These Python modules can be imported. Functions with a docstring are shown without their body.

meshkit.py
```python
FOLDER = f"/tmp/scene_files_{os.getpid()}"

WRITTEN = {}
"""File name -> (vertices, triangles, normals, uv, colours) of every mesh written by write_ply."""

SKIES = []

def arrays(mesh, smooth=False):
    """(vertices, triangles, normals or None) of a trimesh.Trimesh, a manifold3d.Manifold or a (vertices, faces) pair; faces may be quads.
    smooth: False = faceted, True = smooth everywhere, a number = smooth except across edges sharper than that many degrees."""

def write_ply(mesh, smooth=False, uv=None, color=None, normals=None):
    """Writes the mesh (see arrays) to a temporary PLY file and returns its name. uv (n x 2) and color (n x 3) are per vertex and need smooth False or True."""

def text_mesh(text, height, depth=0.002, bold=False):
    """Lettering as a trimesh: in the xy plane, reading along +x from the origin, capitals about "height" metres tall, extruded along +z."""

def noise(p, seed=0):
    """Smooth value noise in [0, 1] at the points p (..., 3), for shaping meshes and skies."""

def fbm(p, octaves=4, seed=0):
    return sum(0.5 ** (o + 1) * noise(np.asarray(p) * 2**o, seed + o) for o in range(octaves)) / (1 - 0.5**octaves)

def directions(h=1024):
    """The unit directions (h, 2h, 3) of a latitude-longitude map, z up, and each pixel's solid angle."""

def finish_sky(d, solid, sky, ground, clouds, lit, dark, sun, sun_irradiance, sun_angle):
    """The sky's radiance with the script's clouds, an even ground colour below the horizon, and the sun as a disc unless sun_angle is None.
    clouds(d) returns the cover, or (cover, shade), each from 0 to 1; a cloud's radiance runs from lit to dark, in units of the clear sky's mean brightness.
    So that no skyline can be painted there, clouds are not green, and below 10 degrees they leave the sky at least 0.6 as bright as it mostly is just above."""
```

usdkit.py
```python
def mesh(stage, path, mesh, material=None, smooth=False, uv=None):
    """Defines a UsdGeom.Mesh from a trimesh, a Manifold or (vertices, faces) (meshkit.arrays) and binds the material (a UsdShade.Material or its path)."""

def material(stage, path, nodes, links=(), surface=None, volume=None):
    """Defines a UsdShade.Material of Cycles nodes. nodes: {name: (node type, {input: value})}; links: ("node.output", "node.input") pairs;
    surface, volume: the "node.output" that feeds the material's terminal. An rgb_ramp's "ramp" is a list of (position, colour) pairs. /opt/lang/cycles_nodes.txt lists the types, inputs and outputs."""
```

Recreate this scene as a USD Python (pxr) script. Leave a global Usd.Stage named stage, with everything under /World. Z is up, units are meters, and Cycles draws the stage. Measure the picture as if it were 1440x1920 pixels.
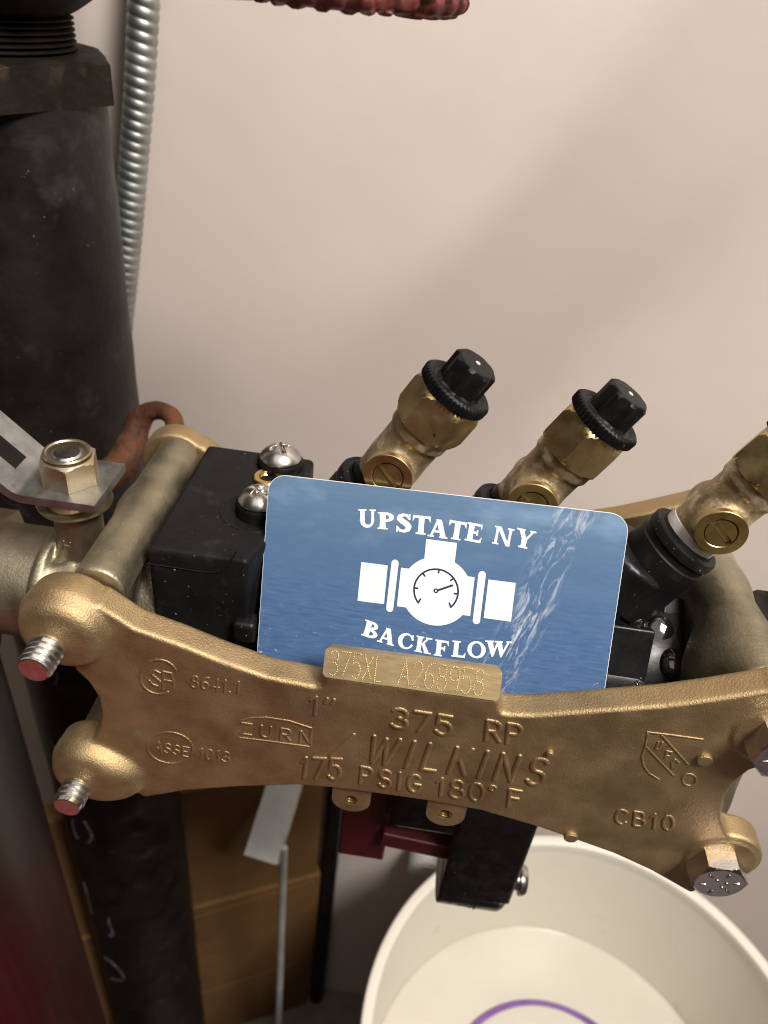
import math, random
import numpy as np, trimesh, shapely, usdkit
from meshkit import fbm
from shapely import affinity
from shapely.geometry import Polygon, LineString, Point, MultiPoint
from shapely.ops import unary_union
from scipy.ndimage import map_coordinates
from pxr import Usd, UsdGeom, UsdLux, UsdShade, Gf, Sdf
random.seed(7); RNG = np.random.default_rng(7)
stage = Usd.Stage.CreateInMemory()
UsdGeom.Xform.Define(stage, '/World')
MM, EYE = 0.001, 905.0        # all lengths below in millimetres from a point at eye height, EYE above the floor

# ------------------------------------------------------------------ camera
def axes(pitch=36, roll=6.6, yaw=2.5):
    th, ph, ps = np.radians([pitch, roll, yaw]); c, s = np.cos(ps), np.sin(ps)
    R = np.array([[c, -s, 0], [s, c, 0], [0, 0, 1]])
    f = R @ [0, np.cos(th), -np.sin(th)]; r0 = R @ [1, 0, 0]; d0 = np.cross(f, r0)
    return r0*np.cos(ph) - d0*np.sin(ph), d0*np.cos(ph) + r0*np.sin(ph), f
CR, CD, CF = axes()
FPX = 1442.0
cam = UsdGeom.Camera.Define(stage, '/World/camera')
m = Gf.Matrix4d(*CR, 0, *(-CD), 0, *(-CF), 0, 0, 0, EYE*MM, 1)
cam.AddTransformOp().Set(m)
FL = 4.25
cam.CreateFocalLengthAttr(FL); cam.CreateHorizontalApertureAttr(FL*1440/FPX); cam.CreateVerticalApertureAttr(FL*1920/FPX)
cam.CreateClippingRangeAttr(Gf.Vec2f(0.02, 50)); cam.CreateFStopAttr(2.6); cam.CreateFocusDistanceAttr(0.190)
cam.CreateExposureAttr(0.0)

def ray(q):
    return (q[0]-720)/FPX*CR + (q[1]-960)/FPX*CD + CF
def at(q, Y): v = ray(q); return v*(Y/v[1])          # where the sight line through a point of the photograph meets the plane y = Y
def atz(q, Z): v = ray(q); return v*(Z/v[2])

# ------------------------------------------------------------------ light
def lamp(kind, name, pos, to, w, h, power, color):
    l = getattr(UsdLux, kind).Define(stage, '/World/' + name)
    p, t = np.array(pos, float), np.array(to, float)
    z = (p-t)/np.linalg.norm(p-t); x = np.cross([0, 1.0, 0.001], z); x /= np.linalg.norm(x); y = np.cross(z, x)
    p = (p + [0, 0, EYE])*MM
    l.AddTransformOp().Set(Gf.Matrix4d(*x, 0, *y, 0, *z, 0, *p, 1))
    l.CreateWidthAttr(w); l.CreateHeightAttr(h)
    l.CreateIntensityAttr(power); l.CreateColorAttr(Gf.Vec3f(*color)); l.CreateNormalizeAttr(True)
    return l
lamp('RectLight', 'work_lamp', (520, -330, 820), (0, 300, -100), 0.36, 0.28, 8.2, (1.0, 0.93, 0.855))
lamp('RectLight', 'ceiling_fill', (60, -560, 1350), (0, 200, -150), 1.7, 1.2, 2.8, (1.0, 0.93, 0.855))  # added broad fill, standing for light bounced off the ceiling
dome = UsdLux.DomeLight.Define(stage, '/World/room_glow')
dome.CreateIntensityAttr(1.0)
_dm = usdkit.material(stage, '/World/Looks/room_glow', {'b': ('background_shader', {'color': (1.0, 0.86, 0.74), 'strength': 0.04})}, surface='b.background')
UsdShade.MaterialBindingAPI.Apply(dome.GetPrim()).Bind(_dm)

# ------------------------------------------------------------------ materials
LOOK = {}
def surf(name, c1, c2=None, scale=60, rough=(0.4, 0.5), metal=0.0, bump=None, bump2=None, dust=None, dust2=None, detail=5, coat=0, spec=0.5, stretch=None, lo=0.35, hi=0.65, third=None):
    """noise-mottled principled material. bump: (scale, millimetres); dust: (scale, threshold, colour)"""
    c2 = c2 or c1
    n = {'g': ('geometry', {}), 'n': ('noise_texture', {'scale': scale, 'detail': detail, 'roughness': 0.6}),
         'r': ('rgb_ramp', {'ramp': [(lo, c1), (hi, c2)]}), 'm': ('map_range', {'from_min': 0.3, 'from_max': 0.7, 'to_min': rough[0], 'to_max': rough[1], 'clamp': True}),
         'p': ('principled_bsdf', {'metallic': metal, 'coat_weight': coat, 'specular_ior_level': spec})}
    vec = 'g.position'; l = []
    if stretch:
        n['mp'] = ('mapping', {'scale': stretch}); l.append(('g.position', 'mp.vector')); vec = 'mp.vector'
    l += [(vec, 'n.vector'), ('n.fac', 'r.fac'), ('n.fac', 'm.value'), ('m.result', 'p.roughness')]
    col = 'r.color'
    for i, d in enumerate(x for x in (third, dust, dust2) if x):
        a = f'd{i}'
        n[a+'n'] = ('noise_texture', {'scale': d[0], 'detail': 3, 'roughness': 0.6})
        n[a+'m'] = ('map_range', {'from_min': d[1], 'from_max': d[1]+(d[3] if len(d) > 3 else 0.05), 'to_min': 0, 'to_max': d[4] if len(d) > 4 else 1.0, 'clamp': True})
        n[a+'x'] = ('mix', {'color2': d[2]})
        l += [('g.position', a+'n.vector'), (a+'n.fac', a+'m.value'), (a+'m.result', a+'x.fac'), (col, a+'x.color1')]
        col = a+'x.color'
    l.append((col, 'p.base_color'))
    nrm = None
    for i, b in enumerate(x for x in (bump, bump2) if x):
        a = f'b{i}'
        n[a+'n'] = ('noise_texture', {'scale': b[0], 'detail': 3, 'roughness': 0.55})
        n[a] = ('bump', {'strength': 1.0, 'distance': b[1]*MM})
        l += [('g.position', a+'n.vector'), (a+'n.fac', a+'.height')]
        if nrm: l.append((nrm, a+'.normal'))
        nrm = a+'.normal'
    if nrm: l.append((nrm, 'p.normal'))
    LOOK[name] = usdkit.material(stage, '/World/Looks/'+name, n, l, surface='p.BSDF')
    return LOOK[name]
surf('bronze', (0.385, 0.285, 0.157), (0.465, 0.345, 0.193), 90, (0.53, 0.66), 1.0, bump=(2100, 0.17), bump2=(500, 0.04), dust=(2600, 0.69, (0.95, 0.82, 0.55), 0.02, 0.8), dust2=(85, 0.71, (0.32, 0.42, 0.40), 0.05, 0.6), third=(55, 0.58, (0.27, 0.22, 0.15), 0.14, 0.65))
surf('bronze_machined', (0.52, 0.40, 0.22), (0.58, 0.45, 0.26), 200, (0.46, 0.56), 1.0, bump=(2500, 0.02), stretch=(1, 1, 9))
surf('bronze_dot', (0.80, 0.62, 0.33), None, 200, (0.25, 0.3), 1.0)
surf('bronze_old', (0.27, 0.235, 0.165), (0.40, 0.355, 0.26), 70, (0.46, 0.6), 1.0, bump=(1500, 0.10), bump2=(380, 0.05), dust=(1500, 0.66, (0.55, 0.52, 0.42), 0.06), third=(110, 0.58, (0.30, 0.33, 0.29), 0.14, 0.4))
surf('brass', (0.46, 0.355, 0.17), (0.60, 0.47, 0.24), 160, (0.36, 0.5), 1.0, bump=(900, 0.03), dust=(600, 0.66, (0.16, 0.10, 0.05), 0.08), dust2=(180, 0.60, (0.40, 0.33, 0.22), 0.15, 0.5))
surf('brass_dark', (0.30, 0.225, 0.125), (0.48, 0.37, 0.22), 120, (0.44, 0.62), 0.85, bump=(1200, 0.12), bump2=(420, 0.15), third=(200, 0.60, (0.16, 0.11, 0.07), 0.1, 0.7), dust=(260, 0.51, (0.66, 0.58, 0.45), 0.14, 0.8))
surf('brass_face', (0.38, 0.29, 0.13), (0.46, 0.35, 0.16), 300, (0.34, 0.45), 1.0, bump=(1500, 0.02), dust=(500, 0.64, (0.5, 0.4, 0.22), 0.08))
surf('brass_thread', (0.62, 0.44, 0.17), None, 300, (0.25, 0.3), 1.0)
surf('black_plastic', (0.005, 0.005, 0.0055), (0.009, 0.009, 0.0095), 120, (0.42, 0.56), 0.0, spec=0.17, bump=(1400, 0.05), dust=(900, 0.71, (0.55, 0.53, 0.5), 0.02, 0.8), dust2=(110, 0.60, (0.03, 0.03, 0.03), 0.2, 0.7))
surf('black_cap', (0.004, 0.004, 0.004), (0.009, 0.009, 0.009), 300, (0.4, 0.52), 0.0, spec=0.2, bump=(1600, 0.05), dust=(420, 0.66, (0.12, 0.115, 0.11), 0.15, 0.7))
surf('black_wet', (0.005, 0.005, 0.0055), (0.009, 0.009, 0.0095), 120, (0.30, 0.5), 0.0, spec=0.32, bump=(260, 0.12), dust=(1100, 0.73, (0.6, 0.6, 0.6), 0.02))
surf('black_gloss', (0.006, 0.006, 0.0065), (0.010, 0.010, 0.0105), 160, (0.06, 0.12), 0.0, spec=1.0)
surf('black_relief', (0.005, 0.0045, 0.0055), (0.010, 0.009, 0.011), 160, (0.16, 0.28), 0.0, spec=0.75, bump=(900, 0.05), dust=(900, 0.72, (0.4, 0.4, 0.4), 0.02))
surf('zinc', (0.62, 0.62, 0.60), (0.74, 0.74, 0.72), 300, (0.2, 0.34), 1.0, bump=(1600, 0.03))
surf('bolt_head', (0.50, 0.47, 0.47), (0.6, 0.57, 0.56), 300, (0.16, 0.28), 1.0, bump=(900, 0.05))
surf('stainless', (0.46, 0.44, 0.42), (0.56, 0.54, 0.51), 250, (0.22, 0.36), 1.0, dust=(800, 0.66, (0.25, 0.22, 0.19), 0.06))
surf('nut_zinc', (0.42, 0.355, 0.26), (0.54, 0.46, 0.33), 160, (0.34, 0.5), 1.0, bump=(1300, 0.06), dust=(240, 0.55, (0.55, 0.33, 0.10), 0.12, 0.8))
surf('galvanized', (0.26, 0.265, 0.26), (0.40, 0.405, 0.40), 110, (0.4, 0.58), 1.0, dust=(150, 0.60, (0.36, 0.27, 0.13), 0.1, 0.6), bump=(900, 0.06), third=(160, 0.62, (0.20, 0.20, 0.19), 0.1, 0.7))
surf('galvanized_far', (0.48, 0.49, 0.48), (0.60, 0.61, 0.60), 60, (0.5, 0.62), 0.55, bump=(400, 0.05))
surf('conduit', (0.36, 0.38, 0.37), (0.46, 0.48, 0.47), 80, (0.46, 0.58), 1.0)
surf('pipe_black', (0.006, 0.005, 0.0045), (0.014, 0.012, 0.011), 45, (0.36, 0.52), 0.0, spec=0.28, bump=(420, 0.2), bump2=(60, 0.4), dust=(60, 0.57, (0.042, 0.040, 0.041), 0.2, 0.7), dust2=(420, 0.71, (0.2, 0.17, 0.13), 0.03, 0.5))
surf('pipe_dark', (0.005, 0.0045, 0.0045), (0.011, 0.01, 0.009), 50, (0.38, 0.5), 0.0, spec=0.16, bump=(420, 0.15), dust=(50, 0.66, (0.07, 0.065, 0.06), 0.15, 0.6))
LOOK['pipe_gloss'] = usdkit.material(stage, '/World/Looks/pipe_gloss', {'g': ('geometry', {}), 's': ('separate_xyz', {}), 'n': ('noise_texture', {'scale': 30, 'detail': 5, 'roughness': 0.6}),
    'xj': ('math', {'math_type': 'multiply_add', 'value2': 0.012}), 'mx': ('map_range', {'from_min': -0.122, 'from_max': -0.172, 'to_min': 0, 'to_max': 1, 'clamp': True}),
    'mz': ('map_range', {'from_min': 0.66, 'from_max': 0.54, 'to_min': 0, 'to_max': 1, 'clamp': True}), 'mm': ('math', {'math_type': 'multiply'}),  # colour turns dark red towards the pipe's left and foot
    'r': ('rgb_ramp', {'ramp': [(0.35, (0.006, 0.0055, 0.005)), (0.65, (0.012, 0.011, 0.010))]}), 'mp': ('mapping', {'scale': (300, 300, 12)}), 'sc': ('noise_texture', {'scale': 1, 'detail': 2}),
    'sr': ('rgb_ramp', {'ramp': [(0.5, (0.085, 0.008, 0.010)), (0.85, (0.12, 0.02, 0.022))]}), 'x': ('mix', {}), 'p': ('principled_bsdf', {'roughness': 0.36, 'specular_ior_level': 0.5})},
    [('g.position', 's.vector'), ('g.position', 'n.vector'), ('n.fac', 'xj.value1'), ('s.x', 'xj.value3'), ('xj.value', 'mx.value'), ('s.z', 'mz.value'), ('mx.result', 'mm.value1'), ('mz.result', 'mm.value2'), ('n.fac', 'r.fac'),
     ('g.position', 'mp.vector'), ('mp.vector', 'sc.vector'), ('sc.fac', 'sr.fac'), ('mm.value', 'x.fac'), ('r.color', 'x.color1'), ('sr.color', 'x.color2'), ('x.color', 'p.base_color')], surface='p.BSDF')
surf('iron_nut', (0.006, 0.0045, 0.003), (0.014, 0.0105, 0.0075), 80, (0.5, 0.68), 0.0, spec=0.18, bump=(500, 0.3), dust=(90, 0.60, (0.045, 0.033, 0.022), 0.12, 0.7))
surf('paint_smear', (0.12, 0.10, 0.108), (0.05, 0.044, 0.047), 300, (0.7, 0.8), 0.0)
surf('rust_hose', (0.045, 0.021, 0.012), (0.125, 0.046, 0.019), 170, (0.65, 0.85), 0.0, spec=0.25, bump=(500, 0.5), bump2=(180, 0.8))
surf('red_iron', (0.115, 0.022, 0.018), (0.19, 0.045, 0.035), 110, (0.5, 0.65), 0.0, bump=(420, 0.3), dust=(160, 0.58, (0.05, 0.02, 0.018), 0.12, 0.7))
surf('red_plastic', (0.05, 0.005, 0.008), (0.075, 0.007, 0.011), 90, (0.4, 0.5), 0.0, bump=(600, 0.05))
surf('reflected_red', (0.17, 0.027, 0.025), (0.185, 0.03, 0.027), 12, (0.35, 0.45), 0.0)
surf('reflected_dark', (0.035, 0.022, 0.024), (0.042, 0.027, 0.028), 12, (0.35, 0.45), 0.0)
surf('wall_paint', (0.615, 0.54, 0.495), (0.645, 0.57, 0.525), 9, (0.6, 0.75), 0.0, bump=(12, 0.6), bump2=(300, 0.05), third=(7, 0.60, (0.65, 0.555, 0.50), 0.16, 0.8))
surf('floor_concrete', (0.17, 0.14, 0.105), (0.24, 0.20, 0.155), 60, (0.8, 0.9), 0.0, bump=(300, 0.5), dust=(160, 0.6, (0.2, 0.16, 0.12), 0.1, 0.7))
surf('cardboard', (0.125, 0.062, 0.016), (0.165, 0.083, 0.023), 14, (0.75, 0.85), 0.0, bump=(120, 0.2), third=(20, 0.63, (0.10, 0.05, 0.018), 0.12, 0.7))
surf('cream_trim', (0.62, 0.56, 0.44), (0.66, 0.60, 0.48), 20, (0.5, 0.6), 0.0)
surf('blue_tape', (0.22, 0.25, 0.46), (0.3, 0.33, 0.55), 60, (0.6, 0.7), 0.0)
surf('bucket_plastic', (0.70, 0.67, 0.585), (0.74, 0.71, 0.63), 8, (0.34, 0.46), 0.0, bump=(14, 0.6), dust=(40, 0.68, (0.55, 0.50, 0.42), 0.08, 0.5), dust2=(300, 0.70, (0.4, 0.36, 0.3), 0.03, 0.5))
surf('murky_water', (0.60, 0.575, 0.50), (0.64, 0.615, 0.535), 10, (0.10, 0.16), 0.0, bump=(30, 0.5))
surf('purple', (0.14, 0.055, 0.27), (0.22, 0.10, 0.36), 60, (0.4, 0.5), 0.0)
surf('tape', (0.62, 0.59, 0.57), (0.55, 0.52, 0.50), 200, (0.5, 0.6), 0.0, bump=(700, 0.1))
surf('leaf_crumb', (0.42, 0.42, 0.2), (0.5, 0.48, 0.28), 400, (0.7, 0.8), 0.0)
surf('print_white', (0.84, 0.83, 0.83), None, 100, (0.35, 0.4), 0.0)
surf('print_navy', (0.035, 0.03, 0.085), None, 100, (0.35, 0.4), 0.0)
surf('card_edge', (0.80, 0.80, 0.81), None, 100, (0.4, 0.5), 0.0)
LOOK['droplet'] = usdkit.material(stage, '/World/Looks/droplet', {'p': ('principled_bsdf', {'base_color': (1, 1, 1), 'roughness': 0.0, 'transmission_weight': 1.0, 'ior': 1.33})}, surface='p.BSDF')

def card_material():
    n = {'t': ('texture_coordinate', {}), 's': ('separate_xyz', {}),
         'mpw': ('mapping', {'scale': (60, 1, 420)}), 'w': ('noise_texture', {'scale': 3.2, 'detail': 5, 'roughness': 0.65, 'distortion': 0.6}),
         'mpc': ('mapping', {'scale': (40, 1, 90)}), 'c': ('noise_texture', {'scale': 1.3, 'detail': 4, 'roughness': 0.55}),
         'v': ('map_range', {'from_min': -0.026, 'from_max': 0.026, 'to_min': 0, 'to_max': 1, 'clamp': True}),
         'grad': ('rgb_ramp', {'ramp': [(0.0, (0.064, 0.122, 0.255)), (0.35, (0.067, 0.132, 0.268)), (0.7, (0.085, 0.158, 0.285)), (1.0, (0.12, 0.205, 0.325))]}),
         'wr': ('rgb_ramp', {'ramp': [(0.30, (0.72, 0.78, 0.86)), (0.5, (1, 1, 1)), (0.72, (1.35, 1.26, 1.16))]}),
         'mul': ('mix', {'mix_type': 'multiply', 'fac': 1.0}),
         'below': ('map_range', {'from_min': 0.62, 'from_max': 0.35, 'to_min': 0.25, 'to_max': 1.0, 'clamp': True}),
         'cr': ('map_range', {'from_min': 0.5, 'from_max': 0.72, 'to_min': 0, 'to_max': 0.55, 'clamp': True}),
         'above': ('map_range', {'from_min': 0.55, 'from_max': 0.95, 'to_min': 0.0, 'to_max': 1.0, 'clamp': True}),
         'ca': ('math', {'math_type': 'multiply'}), 'cm': ('mix', {'color2': (0.27, 0.40, 0.56)}),
         # foam specks along the lower edge
         'mpf': ('mapping', {'scale': (420, 1, 800)}), 'f': ('noise_texture', {'scale': 1.0, 'detail': 2}), 'fr': ('map_range', {'from_min': 0.66, 'from_max': 0.74, 'to_min': 0, 'to_max': 0.75, 'clamp': True}),
         'low': ('map_range', {'from_min': 0.42, 'from_max': 0.2, 'to_min': 0.0, 'to_max': 1.0, 'clamp': True}), 'fa': ('math', {'math_type': 'multiply'}), 'fm': ('mix', {'color2': (0.42, 0.5, 0.62)}),
         # falling splash on the right: streaks along a slanted line
         'off': ('math', {'math_type': 'multiply_add', 'value2': -0.30}), 'dx': ('math', {'math_type': 'add', 'value2': -0.0245}),
         'ab': ('math', {'math_type': 'absolute'}), 'band': ('map_range', {'from_min': 0.0065, 'from_max': 0.0015, 'to_min': 0, 'to_max': 1, 'clamp': True}),
         'cx': ('combine_xyz', {}), 'mps': ('mapping', {'scale': (420, 1, 120)}), 'sp': ('noise_texture', {'scale': 1.0, 'detail': 5, 'roughness': 0.65, 'distortion': 1.4}),
         'sr': ('map_range', {'from_min': 0.50, 'from_max': 0.66, 'to_min': 0, 'to_max': 0.95, 'clamp': True}), 'sa': ('math', {'math_type': 'multiply'}), 'sm': ('mix', {'color2': (0.50, 0.53, 0.62)}),
         'p': ('principled_bsdf', {'roughness': 0.38, 'specular_ior_level': 0.35})}
    l = [('t.object', 's.vector'), ('t.object', 'mpw.vector'), ('mpw.vector', 'w.vector'), ('t.object', 'mpc.vector'), ('mpc.vector', 'c.vector'), ('s.z', 'v.value'), ('v.result', 'grad.fac'),
         ('w.fac', 'wr.fac'), ('grad.color', 'mul.color1'), ('wr.color', 'mul.color2'), ('v.result', 'below.value'), ('below.result', 'mul.fac'),
         ('c.fac', 'cr.value'), ('v.result', 'above.value'), ('cr.result', 'ca.value1'), ('above.result', 'ca.value2'), ('ca.value', 'cm.fac'), ('mul.color', 'cm.color1'),
         ('t.object', 'mpf.vector'), ('mpf.vector', 'f.vector'), ('f.fac', 'fr.value'), ('v.result', 'low.value'), ('fr.result', 'fa.value1'), ('low.result', 'fa.value2'), ('fa.value', 'fm.fac'), ('cm.color', 'fm.color1'),
         ('s.z', 'off.value1'), ('s.x', 'off.value3'), ('off.value', 'dx.value1'), ('dx.value', 'ab.value1'), ('ab.value', 'band.value'),
         ('dx.value', 'cx.x'), ('s.z', 'cx.z'), ('cx.vector', 'mps.vector'), ('mps.vector', 'sp.vector'), ('sp.fac', 'sr.value'), ('sr.result', 'sa.value1'), ('band.result', 'sa.value2'), ('sa.value', 'sm.fac'), ('fm.color', 'sm.color1'),
         ('sm.color', 'p.base_color')]
    LOOK['card_print'] = usdkit.material(stage, '/World/Looks/card_print', n, l, surface='p.BSDF')
card_material()

# ------------------------------------------------------------------ scene helpers
USED, BASE = {}, {}
def numbered(path):
    k = USED.get(path, -1) + 1; USED[path] = k
    return path if k == 0 else f'{path}_{k:03d}'
def keys(p, label=None, cat=None, group=None, kind=None):
    for k, v in (('label', label), ('category', cat), ('group', group), ('kind', kind)):
        if v: p.SetCustomDataByKey(k, v)
def thing(name, label, cat, base=(0, 0, 0), group=None, matrix=None):
    path = numbered('/World/'+name); x = UsdGeom.Xform.Define(stage, path); b = np.array(base, float)
    if matrix is None: x.AddTranslateOp().Set(Gf.Vec3d(*((b+[0, 0, EYE])*MM)))
    else: x.AddTransformOp().Set(matrix)
    BASE[path] = b; keys(x.GetPrim(), label, cat, group); return path
def part(parent, name, mesh, mat, label=None, smooth=35, kind=None):
    """a mesh under a thing or a part; coordinates as everywhere in mm from the eye point"""
    path = numbered(f'{parent}/{name}'); b = BASE[parent]; BASE[path] = b
    if isinstance(mesh, (list, tuple)) and isinstance(mesh[0], trimesh.Trimesh): mesh = trimesh.util.concatenate(list(mesh))
    mesh = mesh.copy(); mesh.vertices = (np.asarray(mesh.vertices) - b)*MM
    p = usdkit.mesh(stage, path, mesh, LOOK[mat], smooth=smooth); keys(p.GetPrim(), label, kind=kind); return path
def single(name, mesh, mat, label=None, cat=None, group=None, kind=None, smooth=35):
    path = numbered('/World/'+name); mesh = mesh.copy(); mesh.vertices = (np.asarray(mesh.vertices) + [0, 0, EYE])*MM
    p = usdkit.mesh(stage, path, mesh, LOOK[mat], smooth=smooth); keys(p.GetPrim(), label, cat, group, kind); return path

def unit(v): v = np.asarray(v, float); return v/np.linalg.norm(v)
def frame(a):
    a = unit(a); x = np.cross([0, 1.0, 0] if abs(a[1]) < 0.9 else [1.0, 0, 0], a); x = unit(x); return x, np.cross(a, x), a
def lathe(profile, o, a, n=40, rot=0.0):
    """profile of (radius, along) turned about the line o + t a; radius may be an array of n"""
    x, y, a = frame(a); ang = np.arange(n)*2*np.pi/n + rot; rings = []
    for r, t in profile: rings.append(np.asarray(o) + t*a + (np.broadcast_to(r, n)[:, None])*(np.cos(ang)[:, None]*x + np.sin(ang)[:, None]*y))
    v = np.vstack(rings); f = []
    for i in range(len(profile)-1):
        j = np.arange(n); k = (j+1) % n; A, B = i*n, (i+1)*n
        f += [np.c_[A+j, A+k, B+k], np.c_[A+j, B+k, B+j]]
    m = trimesh.Trimesh(v, np.vstack(f), process=True); m.merge_vertices()
    m.update_faces(m.nondegenerate_faces())
    return m
def disc_cap(pr): return [(1e-4, pr[0][1])] + pr + [(1e-4, pr[-1][1])]
def tube(pts, r, n=14, caps=True):
    p = np.asarray(pts, float); t = np.gradient(p, axis=0); t /= np.linalg.norm(t, axis=1)[:, None]
    a = np.cross(t[0], [0.3, 0.2, 0.9]); a = unit(a); A = []
    for k in range(len(p)):
        a = unit(a - t[k]*(a @ t[k])); A.append(a)
    A = np.array(A); B = np.cross(t, A); ang = np.arange(n)*2*np.pi/n
    R = np.broadcast_to(np.asarray(r, float).reshape(len(np.atleast_1d(r)), -1), (len(p), n)) if np.ndim(r) else np.full((len(p), n), r)
    v = p[:, None] + R[..., None]*(np.cos(ang)[None, :, None]*A[:, None] + np.sin(ang)[None, :, None]*B[:, None])
    i, j = np.meshgrid(np.arange(len(p)-1), np.arange(n), indexing='ij'); q = np.stack([i*n+j, i*n+(j+1) % n, (i+1)*n+(j+1) % n, (i+1)*n+j], -1).reshape(-1, 4)
    v = v.reshape(-1, 3); f = np.vstack([q[:, [0, 1, 2]], q[:, [0, 2, 3]]])
    if caps:
        c0, c1 = len(v), len(v)+1; v = np.vstack([v, p[:1], p[-1:]]); j = np.arange(n); k = (j+1) % n; L = (len(p)-1)*n
        f = np.vstack([f, np.c_[np.full(n, c0), k, j], np.c_[np.full(n, c1), L+j, L+k]])
    return trimesh.Trimesh(v, f, process=False)
def spline(pts, n=60, closed=False):
    from scipy.interpolate import CubicSpline
    p = np.asarray(pts, float); p = np.vstack([p, p[:1]]) if closed else p
    d = np.r_[0, np.cumsum(np.linalg.norm(np.diff(p, axis=0), axis=1)**0.6)]
    return CubicSpline(d, p, bc_type='periodic' if closed else 'natural')(np.linspace(0, d[-1], n))
def rbox(lo, hi, r=1.0, M=None, k=1):
    lo, hi = np.array(lo, float), np.array(hi, float); s = trimesh.creation.icosphere(k, r); P = []
    for c in np.ndindex(2, 2, 2):
        P.append(s.vertices + np.where(np.array(c) == 1, hi-r, lo+r))
    m = trimesh.convex.convex_hull(np.vstack(P))
    if M is not None: m.apply_transform(M)
    return m
def prism(poly, o, ex, ey, t0, t1):
    """shapely polygon in the ex, ey plane through o, from t0 to t1 along ex x ey"""
    ex, ey = unit(ex), unit(ey); ez = np.cross(ex, ey)
    out = []
    for g in getattr(poly, 'geoms', [poly]):
        if g.is_empty or g.area < 1e-6: continue
        m = trimesh.creation.extrude_polygon(g, t1-t0, engine='earcut'); v = m.vertices
        m.vertices = np.asarray(o) + v[:, :1]*ex + v[:, 1:2]*ey + (v[:, 2:]+t0)*ez; out.append(m)
    return trimesh.util.concatenate(out)
def hexagon(r, n=6, rot=0.0): return Polygon([(r*math.cos(rot+i*2*math.pi/n), r*math.sin(rot+i*2*math.pi/n)) for i in range(n)])
def hex_head(o, a, af, h, rot=0.0, cham=0.9):
    """hexagon nut or head along a from o, its corners turned down at the top"""
    R = af/math.sqrt(3); n = 72; ang = np.arange(n)*2*np.pi/n
    hx = R*math.cos(math.pi/6)/np.cos((ang - math.pi/6) % (math.pi/3) - math.pi/6 + 0*ang)
    hx = (af/2)/np.cos(((ang + math.pi/6) % (math.pi/3)) - math.pi/6)
    prof = [(1e-4*np.ones(n), 0), (hx, 0)]
    for q in np.linspace(0, 1, 4):
        lim = af/2*1.155 - q*(af/2*0.155 + cham*0.35)
        prof.append((np.minimum(hx, lim), h - cham*(1-q)*0.75))
    prof.append((np.full(n, af/2*0.93), h)); prof.append((1e-4*np.ones(n), h))
    return lathe(prof, o, a, n, rot)
def thread(o, a, r, length, pitch, depth, n=28, end=0.6):
    pr = [(1e-4, 0), (r-depth, 0)]; t = 0.0
    while t < length - pitch*0.99:
        pr += [(r-depth, t+0.1*pitch), (r, t+0.42*pitch), (r, t+0.58*pitch), (r-depth, t+0.95*pitch)]; t += pitch
    pr += [(r-depth, length-end*0.3), (r-depth-end*0.5, length), (1e-4, length)]
    return lathe(pr, o, a, n)

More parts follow.
